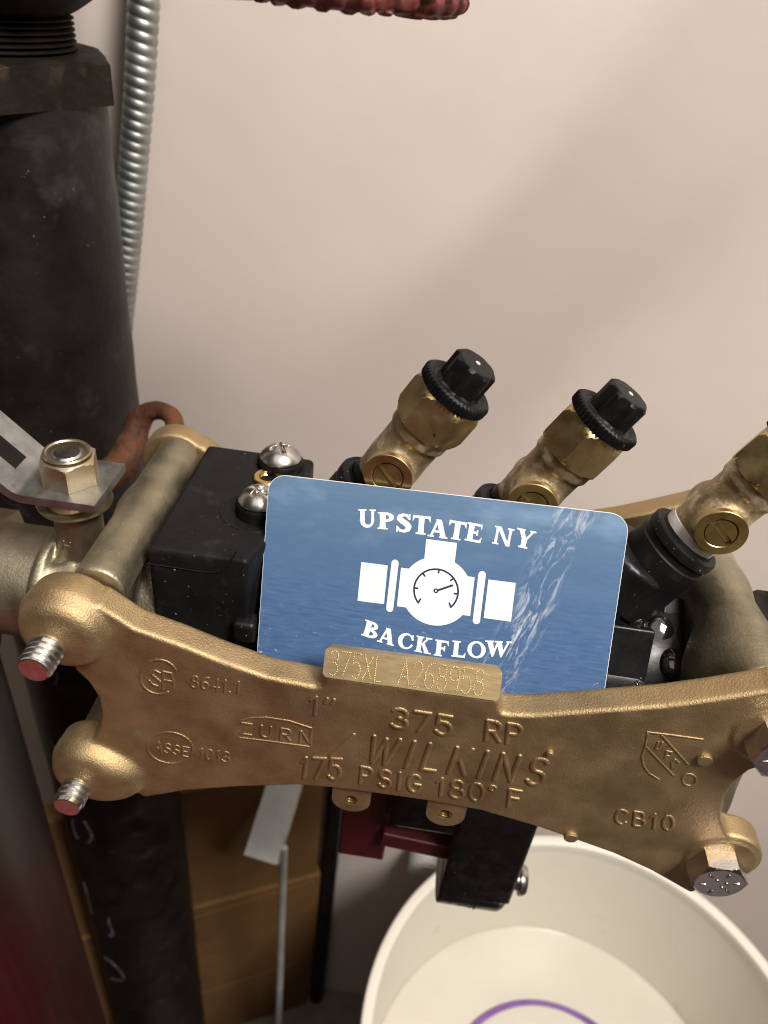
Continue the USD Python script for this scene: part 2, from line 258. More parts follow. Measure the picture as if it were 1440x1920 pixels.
def nets(f, lo, hi, h):
    """surface nets of the distance function f(points) < 0 inside"""
    lo, hi = np.array(lo, float), np.array(hi, float); N = np.ceil((hi-lo)/h).astype(int)+1
    G = np.stack(np.meshgrid(*[lo[k]+np.arange(N[k])*h for k in range(3)], indexing='ij'), -1)
    V = f(G.reshape(-1, 3)).reshape(N); S = V < 0
    C = list(np.ndindex(2, 2, 2)); sl = lambda c: tuple(slice(c[k], N[k]-1+c[k]) for k in range(3))
    cnt = sum(S[sl(c)].astype(np.int8) for c in C); mask = (cnt > 0) & (cnt < 8); I = np.argwhere(mask)
    idx = np.full(mask.shape, -1); idx[mask] = np.arange(len(I))
    acc, num = np.zeros((len(I), 3)), np.zeros(len(I))
    for a in C:
        for k in range(3):
            if a[k] == 0:
                b = list(a); b[k] = 1
                va, vb = V[tuple((I+a).T)], V[tuple((I+b).T)]; cr = (va < 0) != (vb < 0)
                t = np.where(cr, va/np.where(cr, va-vb, 1), 0); p = np.array(a, float)+t[:, None]*(np.array(b)-np.array(a)); acc[cr] += p[cr]; num[cr] += 1
    P = lo + (I + acc/num[:, None])*h
    F = []
    for k in range(3):
        u, w = (k+1) % 3, (k+2) % 3
        s0 = [slice(None)]*3; s1 = [slice(None)]*3; s0[k] = slice(0, -1); s1[k] = slice(1, None)
        ch = S[tuple(s0)] != S[tuple(s1)]; E = np.argwhere(ch)
        E = E[(E[:, u] > 0) & (E[:, w] > 0) & (E[:, u] < N[u]-1) & (E[:, w] < N[w]-1)]
        ins = S[tuple(E.T)]; q = []
        for du, dw in ((0, 0), (-1, 0), (-1, -1), (0, -1)):
            c = E.copy(); c[:, u] += du; c[:, w] += dw; q.append(idx[tuple(c.T)])
        q = np.stack(q, 1); q[~ins] = q[~ins][:, ::-1]; F += [q[:, [0, 1, 2]], q[:, [0, 2, 3]]]
    e = h*0.05
    for _ in range(2):
        d = f(P); g = np.stack([f(P+e*np.eye(3)[k])-f(P-e*np.eye(3)[k]) for k in range(3)], 1)/(2*e); gg = (g**2).sum(1)
        st = np.where(gg > 0.05, d/np.maximum(gg, 0.05), 0); st = np.clip(st, -0.5*h, 0.5*h); P = P - st[:, None]*g
    m = trimesh.Trimesh(P, np.vstack(F), process=False)
    if m.volume < 0: m.invert()
    return m
def smin(a, b, k): hh = np.clip(0.5+0.5*(b-a)/k, 0, 1); return b*(1-hh)+a*hh - k*hh*(1-hh)
def smax(a, b, k): return -smin(-a, -b, k)
def sd_cyl(P, o, a, r, t0, t1, rd=0.0):
    a = unit(a); d = P-np.asarray(o); t = d @ a; rad = np.linalg.norm(d - t[:, None]*a, axis=1)
    q = np.stack([rad-r+rd, np.abs(t-(t0+t1)/2)-(t1-t0)/2+rd], 1)
    return np.minimum(q.max(1), 0)+np.linalg.norm(np.maximum(q, 0), axis=1)-rd
def sd_box(P, c, h, rd=0.0):
    q = np.abs(P-np.asarray(c))-np.asarray(h)+rd; return np.minimum(q.max(1), 0)+np.linalg.norm(np.maximum(q, 0), axis=1)-rd
def sd_cap(P, a, b, r):
    a, b = np.asarray(a, float), np.asarray(b, float); t = np.clip((P-a) @ (b-a)/((b-a) @ (b-a)), 0, 1); return np.linalg.norm(P-a-t[:, None]*(b-a), axis=1)-r

# ------------------------------------------------------------------ stroke letters (cast and dot-marked writing)
def arc(cx, cy, rx, ry, a0, a1, n=12): t = np.radians(np.linspace(a0, a1, n)); return [(cx+rx*math.cos(x), cy+ry*math.sin(x)) for x in t]
GL = {'0': (.62, [arc(.31, .5, .27, .5, 90, 450, 22)]), '1': (.36, [[(.05, .78), (.22, 1), (.22, 0)]]),
 '2': (.62, [arc(.31, .72, .27, .28, 165, -25, 10)+[(.03, 0), (.6, 0)]]), '3': (.62, [arc(.28, .75, .27, .25, 150, -90, 10), arc(.28, .26, .3, .26, 90, -150, 12)]),
 '4': (.64, [[(.45, 0), (.45, 1), (.02, .28), (.62, .28)]]), '5': (.62, [[(.56, 1), (.1, 1), (.06, .56)]+arc(.28, .33, .3, .33, 130, -145, 13)]),
 '6': (.62, [arc(.5, .55, .46, .46, 85, 180, 8)+arc(.31, .29, .27, .29, 180, 540, 18)]), '7': (.6, [[(.02, 1), (.58, 1), (.2, 0)]]),
 '8': (.62, [arc(.31, .76, .23, .24, 90, 450, 16), arc(.31, .27, .28, .27, 90, 450, 18)]), '9': (.62, [arc(.31, .71, .27, .29, 0, 360, 18)+[(.58, .5), (.5, 0)]]),
 'A': (.7, [[(.02, 0), (.35, 1), (.68, 0)], [(.13, .33), (.57, .33)]]), 'B': (.64, [[(.06, 0), (.06, 1), (.36, 1)]+arc(.36, .76, .2, .24, 90, -90, 8)+[(.06, .52)], [(.36, .52)]+arc(.36, .26, .25, .26, 90, -90, 8)+[(.06, 0)]]),
 'C': (.68, [arc(.37, .5, .33, .5, 45, 315, 16)]), 'E': (.58, [[(.56, 1), (.06, 1), (.06, 0), (.56, 0)], [(.06, .52), (.46, .52)]]), 'F': (.56, [[(.56, 1), (.06, 1), (.06, 0)], [(.06, .52), (.46, .52)]]),
 'G': (.7, [arc(.37, .5, .33, .5, 50, 330, 16)+[(.66, .45), (.42, .45)]]), 'I': (.14, [[(.07, 0), (.07, 1)]]), 'K': (.64, [[(.06, 0), (.06, 1)], [(.6, 1), (.06, .4)], [(.24, .6), (.62, 0)]]),
 'L': (.54, [[(.06, 1), (.06, 0), (.54, 0)]]), 'N': (.7, [[(.06, 0), (.06, 1), (.64, 0), (.64, 1)]]), 'P': (.62, [[(.06, 0), (.06, 1), (.34, 1)]+arc(.34, .74, .25, .26, 90, -90, 8)+[(.06, .48)]]),
 'R': (.64, [[(.06, 0), (.06, 1), (.34, 1)]+arc(.34, .74, .25, .26, 90, -90, 8)+[(.06, .48)], [(.3, .48), (.62, 0)]]), 'S': (.62, [arc(.31, .75, .26, .25, 30, 265, 12)+arc(.31, .25, .28, .25, 85, -150, 12)]),
 'U': (.68, [[(.06, 1)]+arc(.34, .3, .28, .3, 180, 360, 12)+[(.62, 1)]]), 'W': (.95, [[(.02, 1), (.25, 0), (.47, .95), (.7, 0), (.93, 1)]]), 'X': (.64, [[(.03, 0), (.6, 1)], [(.03, 1), (.6, 0)]]),
 'Z': (.62, [[(.04, 1), (.58, 1), (.04, 0), (.6, 0)]]), '/': (.5, [[(0, 0), (.5, 1)]]), '.': (.12, [[(.05, 0), (.06, .02)]]), ' ': (.45, []), '~': (.3, [arc(.15, .85, .12, .13, 0, 360, 10)]),
 '"': (.4, [[(.08, .75), (.14, 1)], [(.28, .75), (.34, 1)]])}
def layout(text, gap=0.22):
    x, out = 0.0, []
    for c in text:
        w, st = GL[c]; out += [np.array(s)+[x, 0] for s in st]; x += w+gap
    return x-gap, out
def strokes(text, bl, br, h, slant=0.0, gap=0.22):
    """the text's strokes as pixels of the photograph, from the first letter's lower left to the last one's lower right"""
    W, st = layout(text, gap); bl, br = np.array(bl, float), np.array(br, float); e = (br-bl)/W
    up = np.array([0.10, -1.0])*h + np.array([slant, 0])*h
    return [bl + s[:, :1]*e + s[:, 1:]*up for s in st]
def ridge(poly3, r, out, flat=0.75):
    """rounded raised bead along 3-D polylines, flattened along out"""
    ms = []
    for p in poly3:
        p = np.asarray(p, float)
        if len(p) < 2: continue
        q = [p[0]]
        for a, b in zip(p[:-1], p[1:]):
            k = max(1, int(np.linalg.norm(b-a)/1.2)); q += [a+(b-a)*(i+1)/k for i in range(k)]
        for a, b in zip(p[:-1], p[1:]):
            if np.linalg.norm(b-a) > 1e-6: ms.append(tube([a, (a+b)/2, b], r, 8, False))
        for a in p:
            s = trimesh.creation.icosphere(1, r); s.apply_translation(a); ms.append(s)
    m = trimesh.util.concatenate(ms); c = p[0] @ out
    d = m.vertices @ out
    # distance from the surface the bead lies on, halved
    base = np.median(np.concatenate([np.asarray(x) @ out for x in poly3])); m.vertices = m.vertices + ((base + (d-base)*flat) - d)[:, None]*out
    return m

# ------------------------------------------------------------------ the setting: wall and floor
WALLY, FLOOR = 366.0, -EYE
def box(lo, hi): lo, hi = np.array(lo, float), np.array(hi, float); b = trimesh.creation.box(hi-lo); b.apply_translation((lo+hi)/2); return b
single('wall', box((-1500, WALLY, FLOOR-40), (1500, WALLY+90, 1500)), 'wall_paint', 'pale pinkish beige painted wall behind the pipes', 'wall', kind='structure')
single('floor', box((-1500, -1400, FLOOR-40), (1500, WALLY, FLOOR)), 'floor_concrete', kind='structure')

# ------------------------------------------------------------------ backflow preventer
YF, YB = 123.5, 131.0
FRONT, OUT = np.array([0, -1.0, 0]), np.array([0, -1.0, 0])
xz = lambda q, Y=YF: at(q, Y)[[0, 2]]
top = [(185, 1137), (215, 1157), (250, 1180), (332, 1209), (415, 1242), (498, 1271), (592, 1290), (605, 1291), (606, 1267), (935, 1313), (936, 1340), (944, 1341), (1000, 1343), (1122, 1334), (1245, 1325), (1336, 1313), (1440, 1297), (1470, 1290)]
notch_r = [(1440, 1437), (1407, 1446), (1379, 1467), (1361, 1495), (1354, 1519), (1353, 1540), (1362, 1562), (1378, 1582)]
bottom = [(1300, 1679), (1280, 1668), (1220, 1634), (1150, 1602), (1085, 1579), (1000, 1550), (900, 1521), (800, 1503), (700, 1489), (620, 1479), (560, 1474), (450, 1477), (350, 1484), (270, 1497)]
notch_l = [(150, 1389), (173, 1386), (184, 1366), (188, 1340), (183, 1309), (164, 1280), (138, 1256)]
LOBES = [((124, 1174), 11.2), ((174, 1437), 11.3), ((1452, 1378), 11.0), ((1350, 1612), 10.9)]
LC = [at(q, YF) for q, r in LOBES]
chain = [xz(q) for q in top] + [LC[2][[0, 2]]] + [xz(q) for q in notch_r] + [LC[3][[0, 2]]] + [xz(q) for q in bottom] + [LC[1][[0, 2]]] + [xz(q) for q in notch_l] + [LC[0][[0, 2]]]
OUTLINE = unary_union([Polygon(chain).buffer(0)] + [Point(*c[[0, 2]]).buffer(r, 32) for c, (q, r) in zip(LC, LOBES)])
OUTLINE = OUTLINE.buffer(2.2, 16).buffer(-3.4, 16).buffer(1.2, 16)
_b = OUTLINE.bounds; G0, GS = np.array([_b[0]-8, _b[1]-8]), 0.5
_gx, _gz = np.arange(G0[0], _b[2]+8, GS), np.arange(G0[1], _b[3]+8, GS)
_pts = shapely.points(*np.meshgrid(_gx, _gz, indexing='ij')); shapely.prepare(OUTLINE)
GRID = shapely.distance(_pts, OUTLINE.exterior)*np.where(shapely.contains(OUTLINE, _pts), -1, 1)
def plate_sdf(domes):
    def f(P):
        d2 = map_coordinates(GRID, [(P[:, 0]-G0[0])/GS, (P[:, 2]-G0[1])/GS], order=1, mode='nearest')
        d = smax(d2, np.abs(P[:, 1]-(YF+YB)/2)-(YB-YF)/2, 1.3)
        if domes:
            c = LC[0]; d = smin(d, sd_cyl(P, c, (0, -1, 0), 10.6, -6, 5.2, 4.2), 2.6)
            c = LC[1]; a = smin(sd_cyl(P, c, (0, -1, 0), 10.8, -6, 5.0, 4.4), sd_cyl(P, c+[6.0, 0, -1.8], (0, -1, 0), 8.4, -6, 3.6, 3.4), 4)
            d = smin(d, a, 2.2)
            for c in LC[2:]: d = smin(d, sd_cyl(P, c, (0, -1, 0), 9.2, -6, 0.7, 0.6), 1.0)
        return d
    return f
LOW = [_b[0]-3, YF-8, _b[1]-3]; HIGH = [_b[2]+3, YB+3, _b[3]+3]
dev = thing('backflow_preventer', 'bronze and black reduced pressure backflow preventer with cast lettering', 'backflow preventer', (5, 166, -205))
front = part(dev, 'front_plate', nets(plate_sdf(True), LOW, HIGH, 0.62), 'bronze', 'gold bronze side casting with raised lettering', smooth=50)
back_m = nets(plate_sdf(False), LOW, HIGH, 0.9); back_m.apply_translation([0, 77.5, -3.2])
part(dev, 'rear_plate', back_m, 'bronze', 'matching bronze side casting at the back', smooth=50)

# machined name tab above the plate, with its dot marked number
tl, tr = at((611, 1212), YF+4), at((943, 1256), YF+4); bl, br = at((604, 1269), YF-0.15), at((936, 1315), YF-0.15)
tx, ty = unit(tr-tl + br-bl), None
ty = (tl+tr-bl-br)/2; ty = unit(ty - tx*(ty @ tx)); tn = np.cross(tx, ty); to = bl
tabq = Polygon([((p-to) @ tx, (p-to) @ ty) for p in (bl, br, tr, tl)]).buffer(-1.3).buffer(1.3, 8)
tab = part(front, 'number_tab', prism(tabq, to, tx, ty, -4.2, 0), 'bronze_machined', 'smooth machined tab with the dot marked number')
def tabpt(u, v): p = (bl*(1-u)+br*u)*(1-v)+(tl*(1-u)+tr*u)*v; return p - tn*((p-to) @ tn)
dots = []
for text, u0, u1 in (('375XL', 0.03, 0.335), ('A268958', 0.425, 0.905)):
    W, st = layout(text, 0.13)
    for s in st:
        for a, b in zip(s[:-1], s[1:]):
            A, B = tabpt(u0+(u1-u0)*a[0]/W, 0.09+0.81*a[1]), tabpt(u0+(u1-u0)*b[0]/W, 0.09+0.81*b[1]); k = max(1, round(np.linalg.norm(B-A)/0.42))
            for i in range(k): dots.append(A+(B-A)*i/k)
ico = trimesh.creation.icosphere(1, 0.17)
dm = []
for p in dots:
    d = ico.copy(); d.apply_translation(p + tn*0.0); dm.append(d)
part(tab, 'dot_marking', dm, 'bronze_dot', 'dot marked number 375XL A268958', smooth=True)

# cast lettering: half-round beads on the plate's face
def cast(name, polys, r, label, flat=0.7):
    part(front, name, ridge([np.array([at(q, YF) for q in p]) for p in polys], r, OUT, flat), 'bronze', label, smooth=True)
def circ(c, rx, ry, a0=0, a1=360, n=28, rot=0.12):
    return [(c[0]+x*math.cos(rot)-y*math.sin(rot), c[1]+x*math.sin(rot)+y*math.cos(rot)) for x, y in arc(0, 0, rx, ry, a0, a1, n)]
T = 'cast_lettering'
cast(T, strokes('375', (733, 1362), (846, 1379), 35), 0.62, 'cast 375')
cast(T, strokes('RP', (908, 1386), (976, 1396), 36), 0.60, 'cast RP')
cast(T, strokes('1', (578, 1338), (598, 1341), 33) + strokes('"', (602, 1341), (627, 1345), 33), 0.5, 'cast 1 inch mark')
cast(T, strokes('/', (619, 1416), (659, 1421), 44), 0.56, 'cast slash')
cast(T, strokes('WILKINS', (684, 1427), (1016, 1472), 47, 0.26, 0.42), 0.68, 'cast WILKINS')
cast(T, strokes('175', (562, 1458), (638, 1461), 38), 0.6, 'cast 175')
cast(T, strokes('PSIG', (673, 1468), (788, 1486), 31, 0, 0.34), 0.56, 'cast PSIG')
cast(T, strokes('180~', (816, 1490), (928, 1506), 32, 0, 0.2) + strokes('F', (950, 1511), (974, 1515), 32), 0.56, 'cast 180 degrees F')
cast(T, strokes('ZURN', (451, 1375), (583, 1394), 20, 0, 0.5), 0.4, 'cast ZURN')
cast('cast_border', [[(452, 1351), (470, 1346), (498, 1345), (540, 1351), (584, 1365)], [(450, 1383), (500, 1389), (582, 1400)], [(584, 1365), (583, 1400)]], 0.32, 'curved border around the cast word')
cast('cast_emblem', [circ((298, 1269), 35, 32, 55, 328), [(300, 1262), (291, 1257), (283, 1263), (300, 1277), (299, 1287), (286, 1283), (280, 1276)], [(305, 1292), (306, 1259), (320, 1262), (325, 1276), (326, 1288)], [(306, 1275), (325, 1278)]], 0.38, 'open ring emblem with letters')
cast(T, strokes('8641', (357, 1288), (424, 1297), 21, 0, 0.24) + strokes('.', (429, 1298), (432, 1298), 21) + strokes('1', (437, 1298), (451, 1300), 21), 0.34, 'cast standard number')
cast('cast_emblem', [circ((319, 1402), 43, 29, 0, 360, 34)] + strokes('ASSE', (289, 1407), (352, 1419), 17, 0, 0.2), 0.36, 'oval emblem ASSE')
cast(T, strokes('1013', (372, 1421), (430, 1429), 18, 0, 0.2), 0.32, 'cast 1013')
cast('cast_emblem', [[(1214, 1373), (1250, 1377), (1317, 1386)], [(1214, 1376), (1210, 1397), (1203, 1419), (1207, 1437), (1217, 1450), (1235, 1461)], [(1210, 1399), (1262, 1453)], [(1241, 1379), (1290, 1433)],
     [(1230, 1405), (1234, 1391)], [(1234, 1391), (1229, 1403), (1235, 1404), (1242, 1392)], [(1247, 1421), (1250, 1408), (1259, 1410), (1258, 1417), (1249, 1417)], [(1273, 1430), (1266, 1424), (1259, 1430), (1260, 1440)]], 0.32, 'shield emblem')
cast(T, strokes('CB10', (1152, 1543), (1262, 1557), 26, 0, 0.3), 0.48, 'cast CB10')
cast('cast_ring', [circ((1292, 1462), 13, 11)], 0.34, 'small raised ring')
for q, r in (((1320, 1422), 1.9), ((1031, 1410), 0.9), ((1070, 1567), 1.9)):
    c = at(q, YF); part(front, 'cast_boss', lathe([(1e-4, -2), (r, -2), (r, 0.75), (r*0.85, 1.0), (1e-4, 1.05)], c, OUT, 24), 'bronze')
# lugs below the plate with tapped holes
for q in ((658, 1500), (835, 1527)):
    c = at(q, YF+1.2); r = 5.35
    lug = unary_union([Point(0, 0).buffer(r, 24), Polygon([(-r, 0), (r, 0), (r, 8), (-r, 8)])]).difference(Point(0, 0).buffer(1.95, 20))
    lp = part(front, 'lug', prism(lug, c, (1, 0, 0), (0, 0, 1), -5.0, 0), 'bronze', 'rounded lug with tapped hole')
    pr = []
    for i in range(7): pr += [(2.05, -0.7*i), (1.6, -0.7*i-0.35)]
    part(lp, 'tapped_hole', lathe(pr+[(1e-4, -4.8)], c, OUT, 24), 'brass_thread')
# bolt ends on the left, bolt heads on the right
for k in (0, 1):
    c = LC[k] + np.array([[-2.2, 0, -2.0], [-2.6, 0, -2.6]][k])
    s = part(dev, 'bolt_end', thread(c+OUT*3.6, OUT, 4.15, [9.2, 8.2][k], 1.7, 0.5), 'zinc', ['threaded bolt end on the upper left lobe', 'threaded bolt end on the lower left lobe'][k], smooth=25)
for k in (2, 3):
    c = LC[k]; c = c + np.array([[1.0, 0, -1.0], [-1.2, 0, -1.4]][k-2])
    h = part(dev, 'bolt_head', hex_head(c+OUT*0.6, OUT, 13.2, 5.6, [0.2, 0.12][k-2]), 'bolt_head', ['hexagon bolt head on the upper right lobe', 'hexagon bolt head on the lower right lobe'][k-2], smooth=25)
    marks = []
    for a in np.arange(6)*math.pi/3+0.3:
        u = np.array([math.cos(a), 0, math.sin(a)]); marks += [tube([c+OUT*6.2+u*3.4, c+OUT*6.2+u*4.2, c+OUT*6.2+u*5.0], 0.35, 8)]
    for a in (2.2, 0.4, -0.9):
        u = np.array([math.cos(a), 0, math.sin(a)])
        g = trimesh.creation.icosphere(1, 0.5); g.apply_translation(c+OUT*6.15+u*1.8); marks.append(g)
    part(h, 'head_marking', marks, 'bolt_head', smooth=True)

# rods and bronze body between the plates
def bronze_side(s):
    if s < 0:
        a, b, lo_ = np.array([-72.6, 135, -131.0]), np.array([-75.6, 201, -135.5]), np.array([-79.0, 135, -190])
    else:
        a, b, lo_ = np.array([87.0, 135, -131]), np.array([86.0, 200, -133.0]), np.array([90.0, 135, -189])
    def f(P):
        d = sd_cyl(P, a, b-a, 6.7, -4.0, np.linalg.norm(b-a), 0.5)
        d = smin(d, sd_cyl(P, lo_, (0, 1, 0), 6.6, -4, 66, 0.5), 3)
        cx = -66.0 if s < 0 else 90.0
        d = smin(d, sd_cyl(P, (cx, 166, -163), (1, 0, 0), 27 if s < 0 else 29, -4.5, 4.5, 1.5), 3.5)
        d = smin(d, sd_cyl(P, (cx, 166, -163), (s, 0, 0), 15.5, 0, 34, 2), 5)
        if s > 0:
            d = smin(d, sd_cap(P, (86, 146, -140), (92, 146, -185), 11), 9); d = smin(d, sd_cyl(P, (84, 166, -163), (1, 0, 0), 27, -3, 10, 2), 6)
        d = smin(d, sd_cap(P, (-74 if s < 0 else 90, 166, -163), (a+b)/2-[0, 0, 3], 7), 6)
        return d
    lo = [min(a[0], lo_[0])-12, 125, -204] if s < 0 else [72, 125, -204]
    hi = [-58, 209, -112] if s < 0 else [126, 209, -112]
    return nets(f, lo if s > 0 else [-104, 125, -204], hi, 1.0)
part(dev, 'spacer_casting', bronze_side(-1), 'bronze_old', 'dull bronze spacer rods and flange at the left end', smooth=50)
part(dev, 'spacer_casting', bronze_side(1), 'bronze_old', 'dull bronze spacer rods and flange at the right end', smooth=50)

# black plastic block with screws on the left
_s = trimesh.creation.icosphere(2, 1.6).vertices
blk = part(dev, 'valve_block', trimesh.convex.convex_hull(np.vstack([_s + [x, y, z] for x, y in ((-62.6, 144.6), (-39.8, 144.6), (-39.6, 158), (-32.6, 168), (-32.6, 192.4), (-62.2, 192.4)) for z in (-180, -126.6)])), 'black_plastic', 'black plastic block with dusty top and screws')
part(blk, 'parting_line', tube([at(q, 142.95) for q in ((276, 1057), (300, 1060), (333, 1065), (365, 1070), (397, 1073), (412, 1071), (424, 1064), (433, 1052), (443, 1034))], 0.22, 8), 'black_cap', smooth=True)
def pan_head(c, r, h, rot):
    up = np.array([0, 0, 1.0]); R = (r*r+h*h)/(2*h); cc = np.array(c)-[0, 0, R-h]; u, w = np.array([math.cos(rot), math.sin(rot), 0]), np.array([-math.sin(rot), math.cos(rot), 0])
    def f(P):
        d = smax(np.linalg.norm(P-cc, axis=1)-R, c[2]-P[:, 2], 0.7)
        q = P-np.array(c); a, b, z = np.abs(q @ u), np.abs(q @ w), q[:, 2]; dep = h*0.42 + 0.5*np.maximum(a, b)
        cr = np.minimum(np.maximum(a-0.62, b-0.5*r), np.maximum(b-0.62, a-0.5*r))
        return smax(d, -np.maximum(cr, dep-z), 0.3)
    return nets(f, np.array(c)-[r+1, r+1, 1], np.array(c)+[r+1, r+1, h+1.2], 0.3)
s1 = atz((526, 858), -122.6); s2 = atz((487, 938), -121.4)
for s, r, hh, rot, lab in ((s1, 6.3, 4.2, 0.5, 'pan head screw at the back of the block'), (s2, 6.0, 4.0, 1.1, 'pan head screw on the collar beside the card')):
    part(blk, 'screw_collar', lathe([(1e-4, s[2]-0.1), (r*0.98, s[2]-0.1), (r*1.08, s[2]-1.0), (r*1.12, s[2]-14), (1e-4, s[2]-14)][::-1], (s[0], s[1], 0), (0, 0, 1), 40), 'black_cap')
    part(blk, 'pan_head_screw', pan_head(s, r, hh, rot), 'stainless', lab, smooth=40)
part(blk, 'recess_ring', lathe([(8.6, -125.2), (8.9, -124.8), (9.5, -124.8), (9.8, -125.2)], (s2[0]-1, s2[1], 0), (0, 0, 1), 60), 'black_cap')
ic = atz((503, 897), -124.6)
ins = part(blk, 'threaded_insert', lathe([(4.2, -5), (4.2, 0.5), (3.9, 0.8), (2.6, 0.8), (2.4, 0.5), (2.7, 0.0), (2.2, -0.5), (2.7, -1.0), (2.2, -1.5), (2.7, -2.0), (2.2, -2.5), (1e-4, -2.6)], ic, (0, 0, 1), 36), 'brass_thread', 'brass threaded insert between the two screws')

# black main body between the plates
def body(P):
    d = sd_cyl(P, (0, 166, -163), (1, 0, 0), 23.5, -60, 78, 2)
    for x in (-7, 29, 72): d = smin(d, sd_cyl(P, (x-14, 168, -132), (0.47, 0, 0.883), 11.5, -22, 10, 2), 3)
    d = smin(d, sd_cyl(P, (44, 166, -163), (1, 0, 0), 26.5, -3, 3, 1), 1.0)
    d = smin(d, sd_box(P, (58, 150, -166), (9, 13, 16), 2.0), 1.5)
    d = smin(d, sd_box(P, (47, 141, -172), (13, 7, 9), 1.5), 1.0)
    return d
body_mesh = nets(body, [-64, 132, -192], [92, 196, -112], 1.0)
bd = part(dev, 'main_body', body_mesh, 'black_wet', 'black plastic valve body', smooth=50)
def hit(mesh, q):
    v = ray(q); T = mesh.triangles; e1, e2 = T[:, 1]-T[:, 0], T[:, 2]-T[:, 0]; p = np.cross(v, e2); det = (e1*p).sum(1); ok = np.abs(det) > 1e-9
    inv = 1/np.where(ok, det, 1); u = -(T[:, 0]*p).sum(1)*inv; qv = np.cross(-T[:, 0], e1); w = (qv @ v)*inv; t = (e2*qv).sum(1)*inv
    ok &= (u >= 0) & (w >= 0) & (u+w <= 1) & (t > 1); return v*t[ok].min() if ok.any() else at(q, 150)
def lug_at(q, sink, sx, sy, sz_, tilt=0.0, sharp=0.0):
    g = trimesh.creation.icosphere(3, 1.0); v = g.vertices.copy(); k = 1 - sharp*np.clip(-v[:, 2:], 0, 1); v[:, :2] *= k; p = hit(body_mesh, q)
    g.vertices = v*[sx, sy, sz_]; g.apply_transform(trimesh.transformations.rotation_matrix(tilt, [1, 0, 0])); g.apply_translation(p + unit(p)*sink); return g
part(bd, 'pointed_lug', lug_at((1191, 1178), 0.8, 2.6, 2.6, 5.4, -0.5, 0.75), 'black_gloss', smooth=True)
part(bd, 'rounded_lug', lug_at((1238, 1190), 0.9, 3.8, 5.2, 1.3, 0.75, 0.0), 'black_gloss', smooth=True)
part(bd, 'rounded_lug', lug_at((1258, 1243), 0.8, 3.4, 4.5, 3.0, 0.3), 'black_gloss', smooth=True)
lg = rbox((-3.2, -3, -3.6), (3.2, 3, 3.6), 1.6, k=2); lg.apply_translation(at((461, 1176), 143.5)); part(bd, 'side_lug', lg, 'black_wet')
p_ = hit(body_mesh, (1272, 1143)); part(bd, 'clip_bar', rbox((-5, -3, -1.2), (5, 3, 1.2), 0.5, trimesh.transformations.translation_matrix(p_) @ trimesh.transformations.rotation_matrix(0.3, [0, 1, 0]) @ trimesh.transformations.rotation_matrix(0.6, [1, 0, 0])), 'black_wet')
p_ = hit(body_mesh, (1180, 1235)); part(bd, 'side_plate', rbox((-8, -1.5, -9), (5, 1.5, 9), 0.8, trimesh.transformations.translation_matrix(p_) @ trimesh.transformations.rotation_matrix(-0.45, [1, 0, 0])), 'black_wet')
# lower relief valve housing and its discharge spout
part(dev, 'relief_housing', rbox((8, 151, -243), (51, 190, -190), 3), 'black_relief', 'black relief valve housing below the plate')
part(dev, 'relief_housing', rbox((5.5, 158, -247), (14, 188, -186), 2), 'black_relief')
sx0, sx1, sz = 29.8, 55.8, -280.0
def spout(P):
    d = sd_cyl(P, (sx0, 164, sz), (1, 0, 0), 14.5, 0, sx1-sx0, 0.9)
    d = smax(d, sd_cyl(P, (sx0-6, 164, sz), (1, 0, 0), 14.6, 0, sx1-sx0+6, 5.0), 0.3)
    return smin(d, sd_box(P, ((sx0+sx1)/2, 164, sz+40), ((sx1-sx0)/2, 14.4, 38), 1.2), 0.8)
sp = part(dev, 'discharge_spout', nets(spout, [sx0-3, 146, sz-17], [sx1+3, 182, -196], 0.7), 'black_relief', 'black discharge spout with rounded lower end', smooth=45)
em_ = []
for k_, (a_, w_) in enumerate(((-2.25, 0.0), (-2.05, 3.2), (-2.35, 6.0), (-1.95, 8.5), (-2.2, 10.5))):
    em_.append(trimesh.creation.icosphere(2, 0.9 - 0.1*(k_ % 3))); em_[-1].apply_translation((sx0+2.5+w_, 164+14.4*math.cos(a_), sz+14.4*math.sin(a_)))
part(sp, 'embossed_mark', em_, 'black_relief', smooth=True)
part(sp, 'seam', lathe([(14.0, -0.5), (14.8, -0.3), (14.8, 0.3), (14.0, 0.5)], (44, 164, sz), (1, 0, 0), 60), 'black_relief')
part(sp, 'side_screw', lathe([(1e-4, 0), (4.0, 0), (4.0, 2.6), (5.6, 2.7), (5.6, 4.0), (4.8, 5.2), (2.6, 5.8), (1e-4, 5.9)], (sx1, 157, sz+8), (1, 0, 0), 32), 'stainless', 'round steel screw head on the spout')
part(dev, 'red_fitting', rbox((-9.5, 160, -279.5), (8.0, 176, -236), 1.0), 'red_plastic', 'dark red plastic block under the plate')
part(dev, 'red_strap', rbox((6, 156, -263), (31, 178, -255), 1.0, trimesh.transformations.rotation_matrix(0.10, [0, 1, 0], [6, 166, -255])), 'red_plastic', 'dark red strip under the black housing')

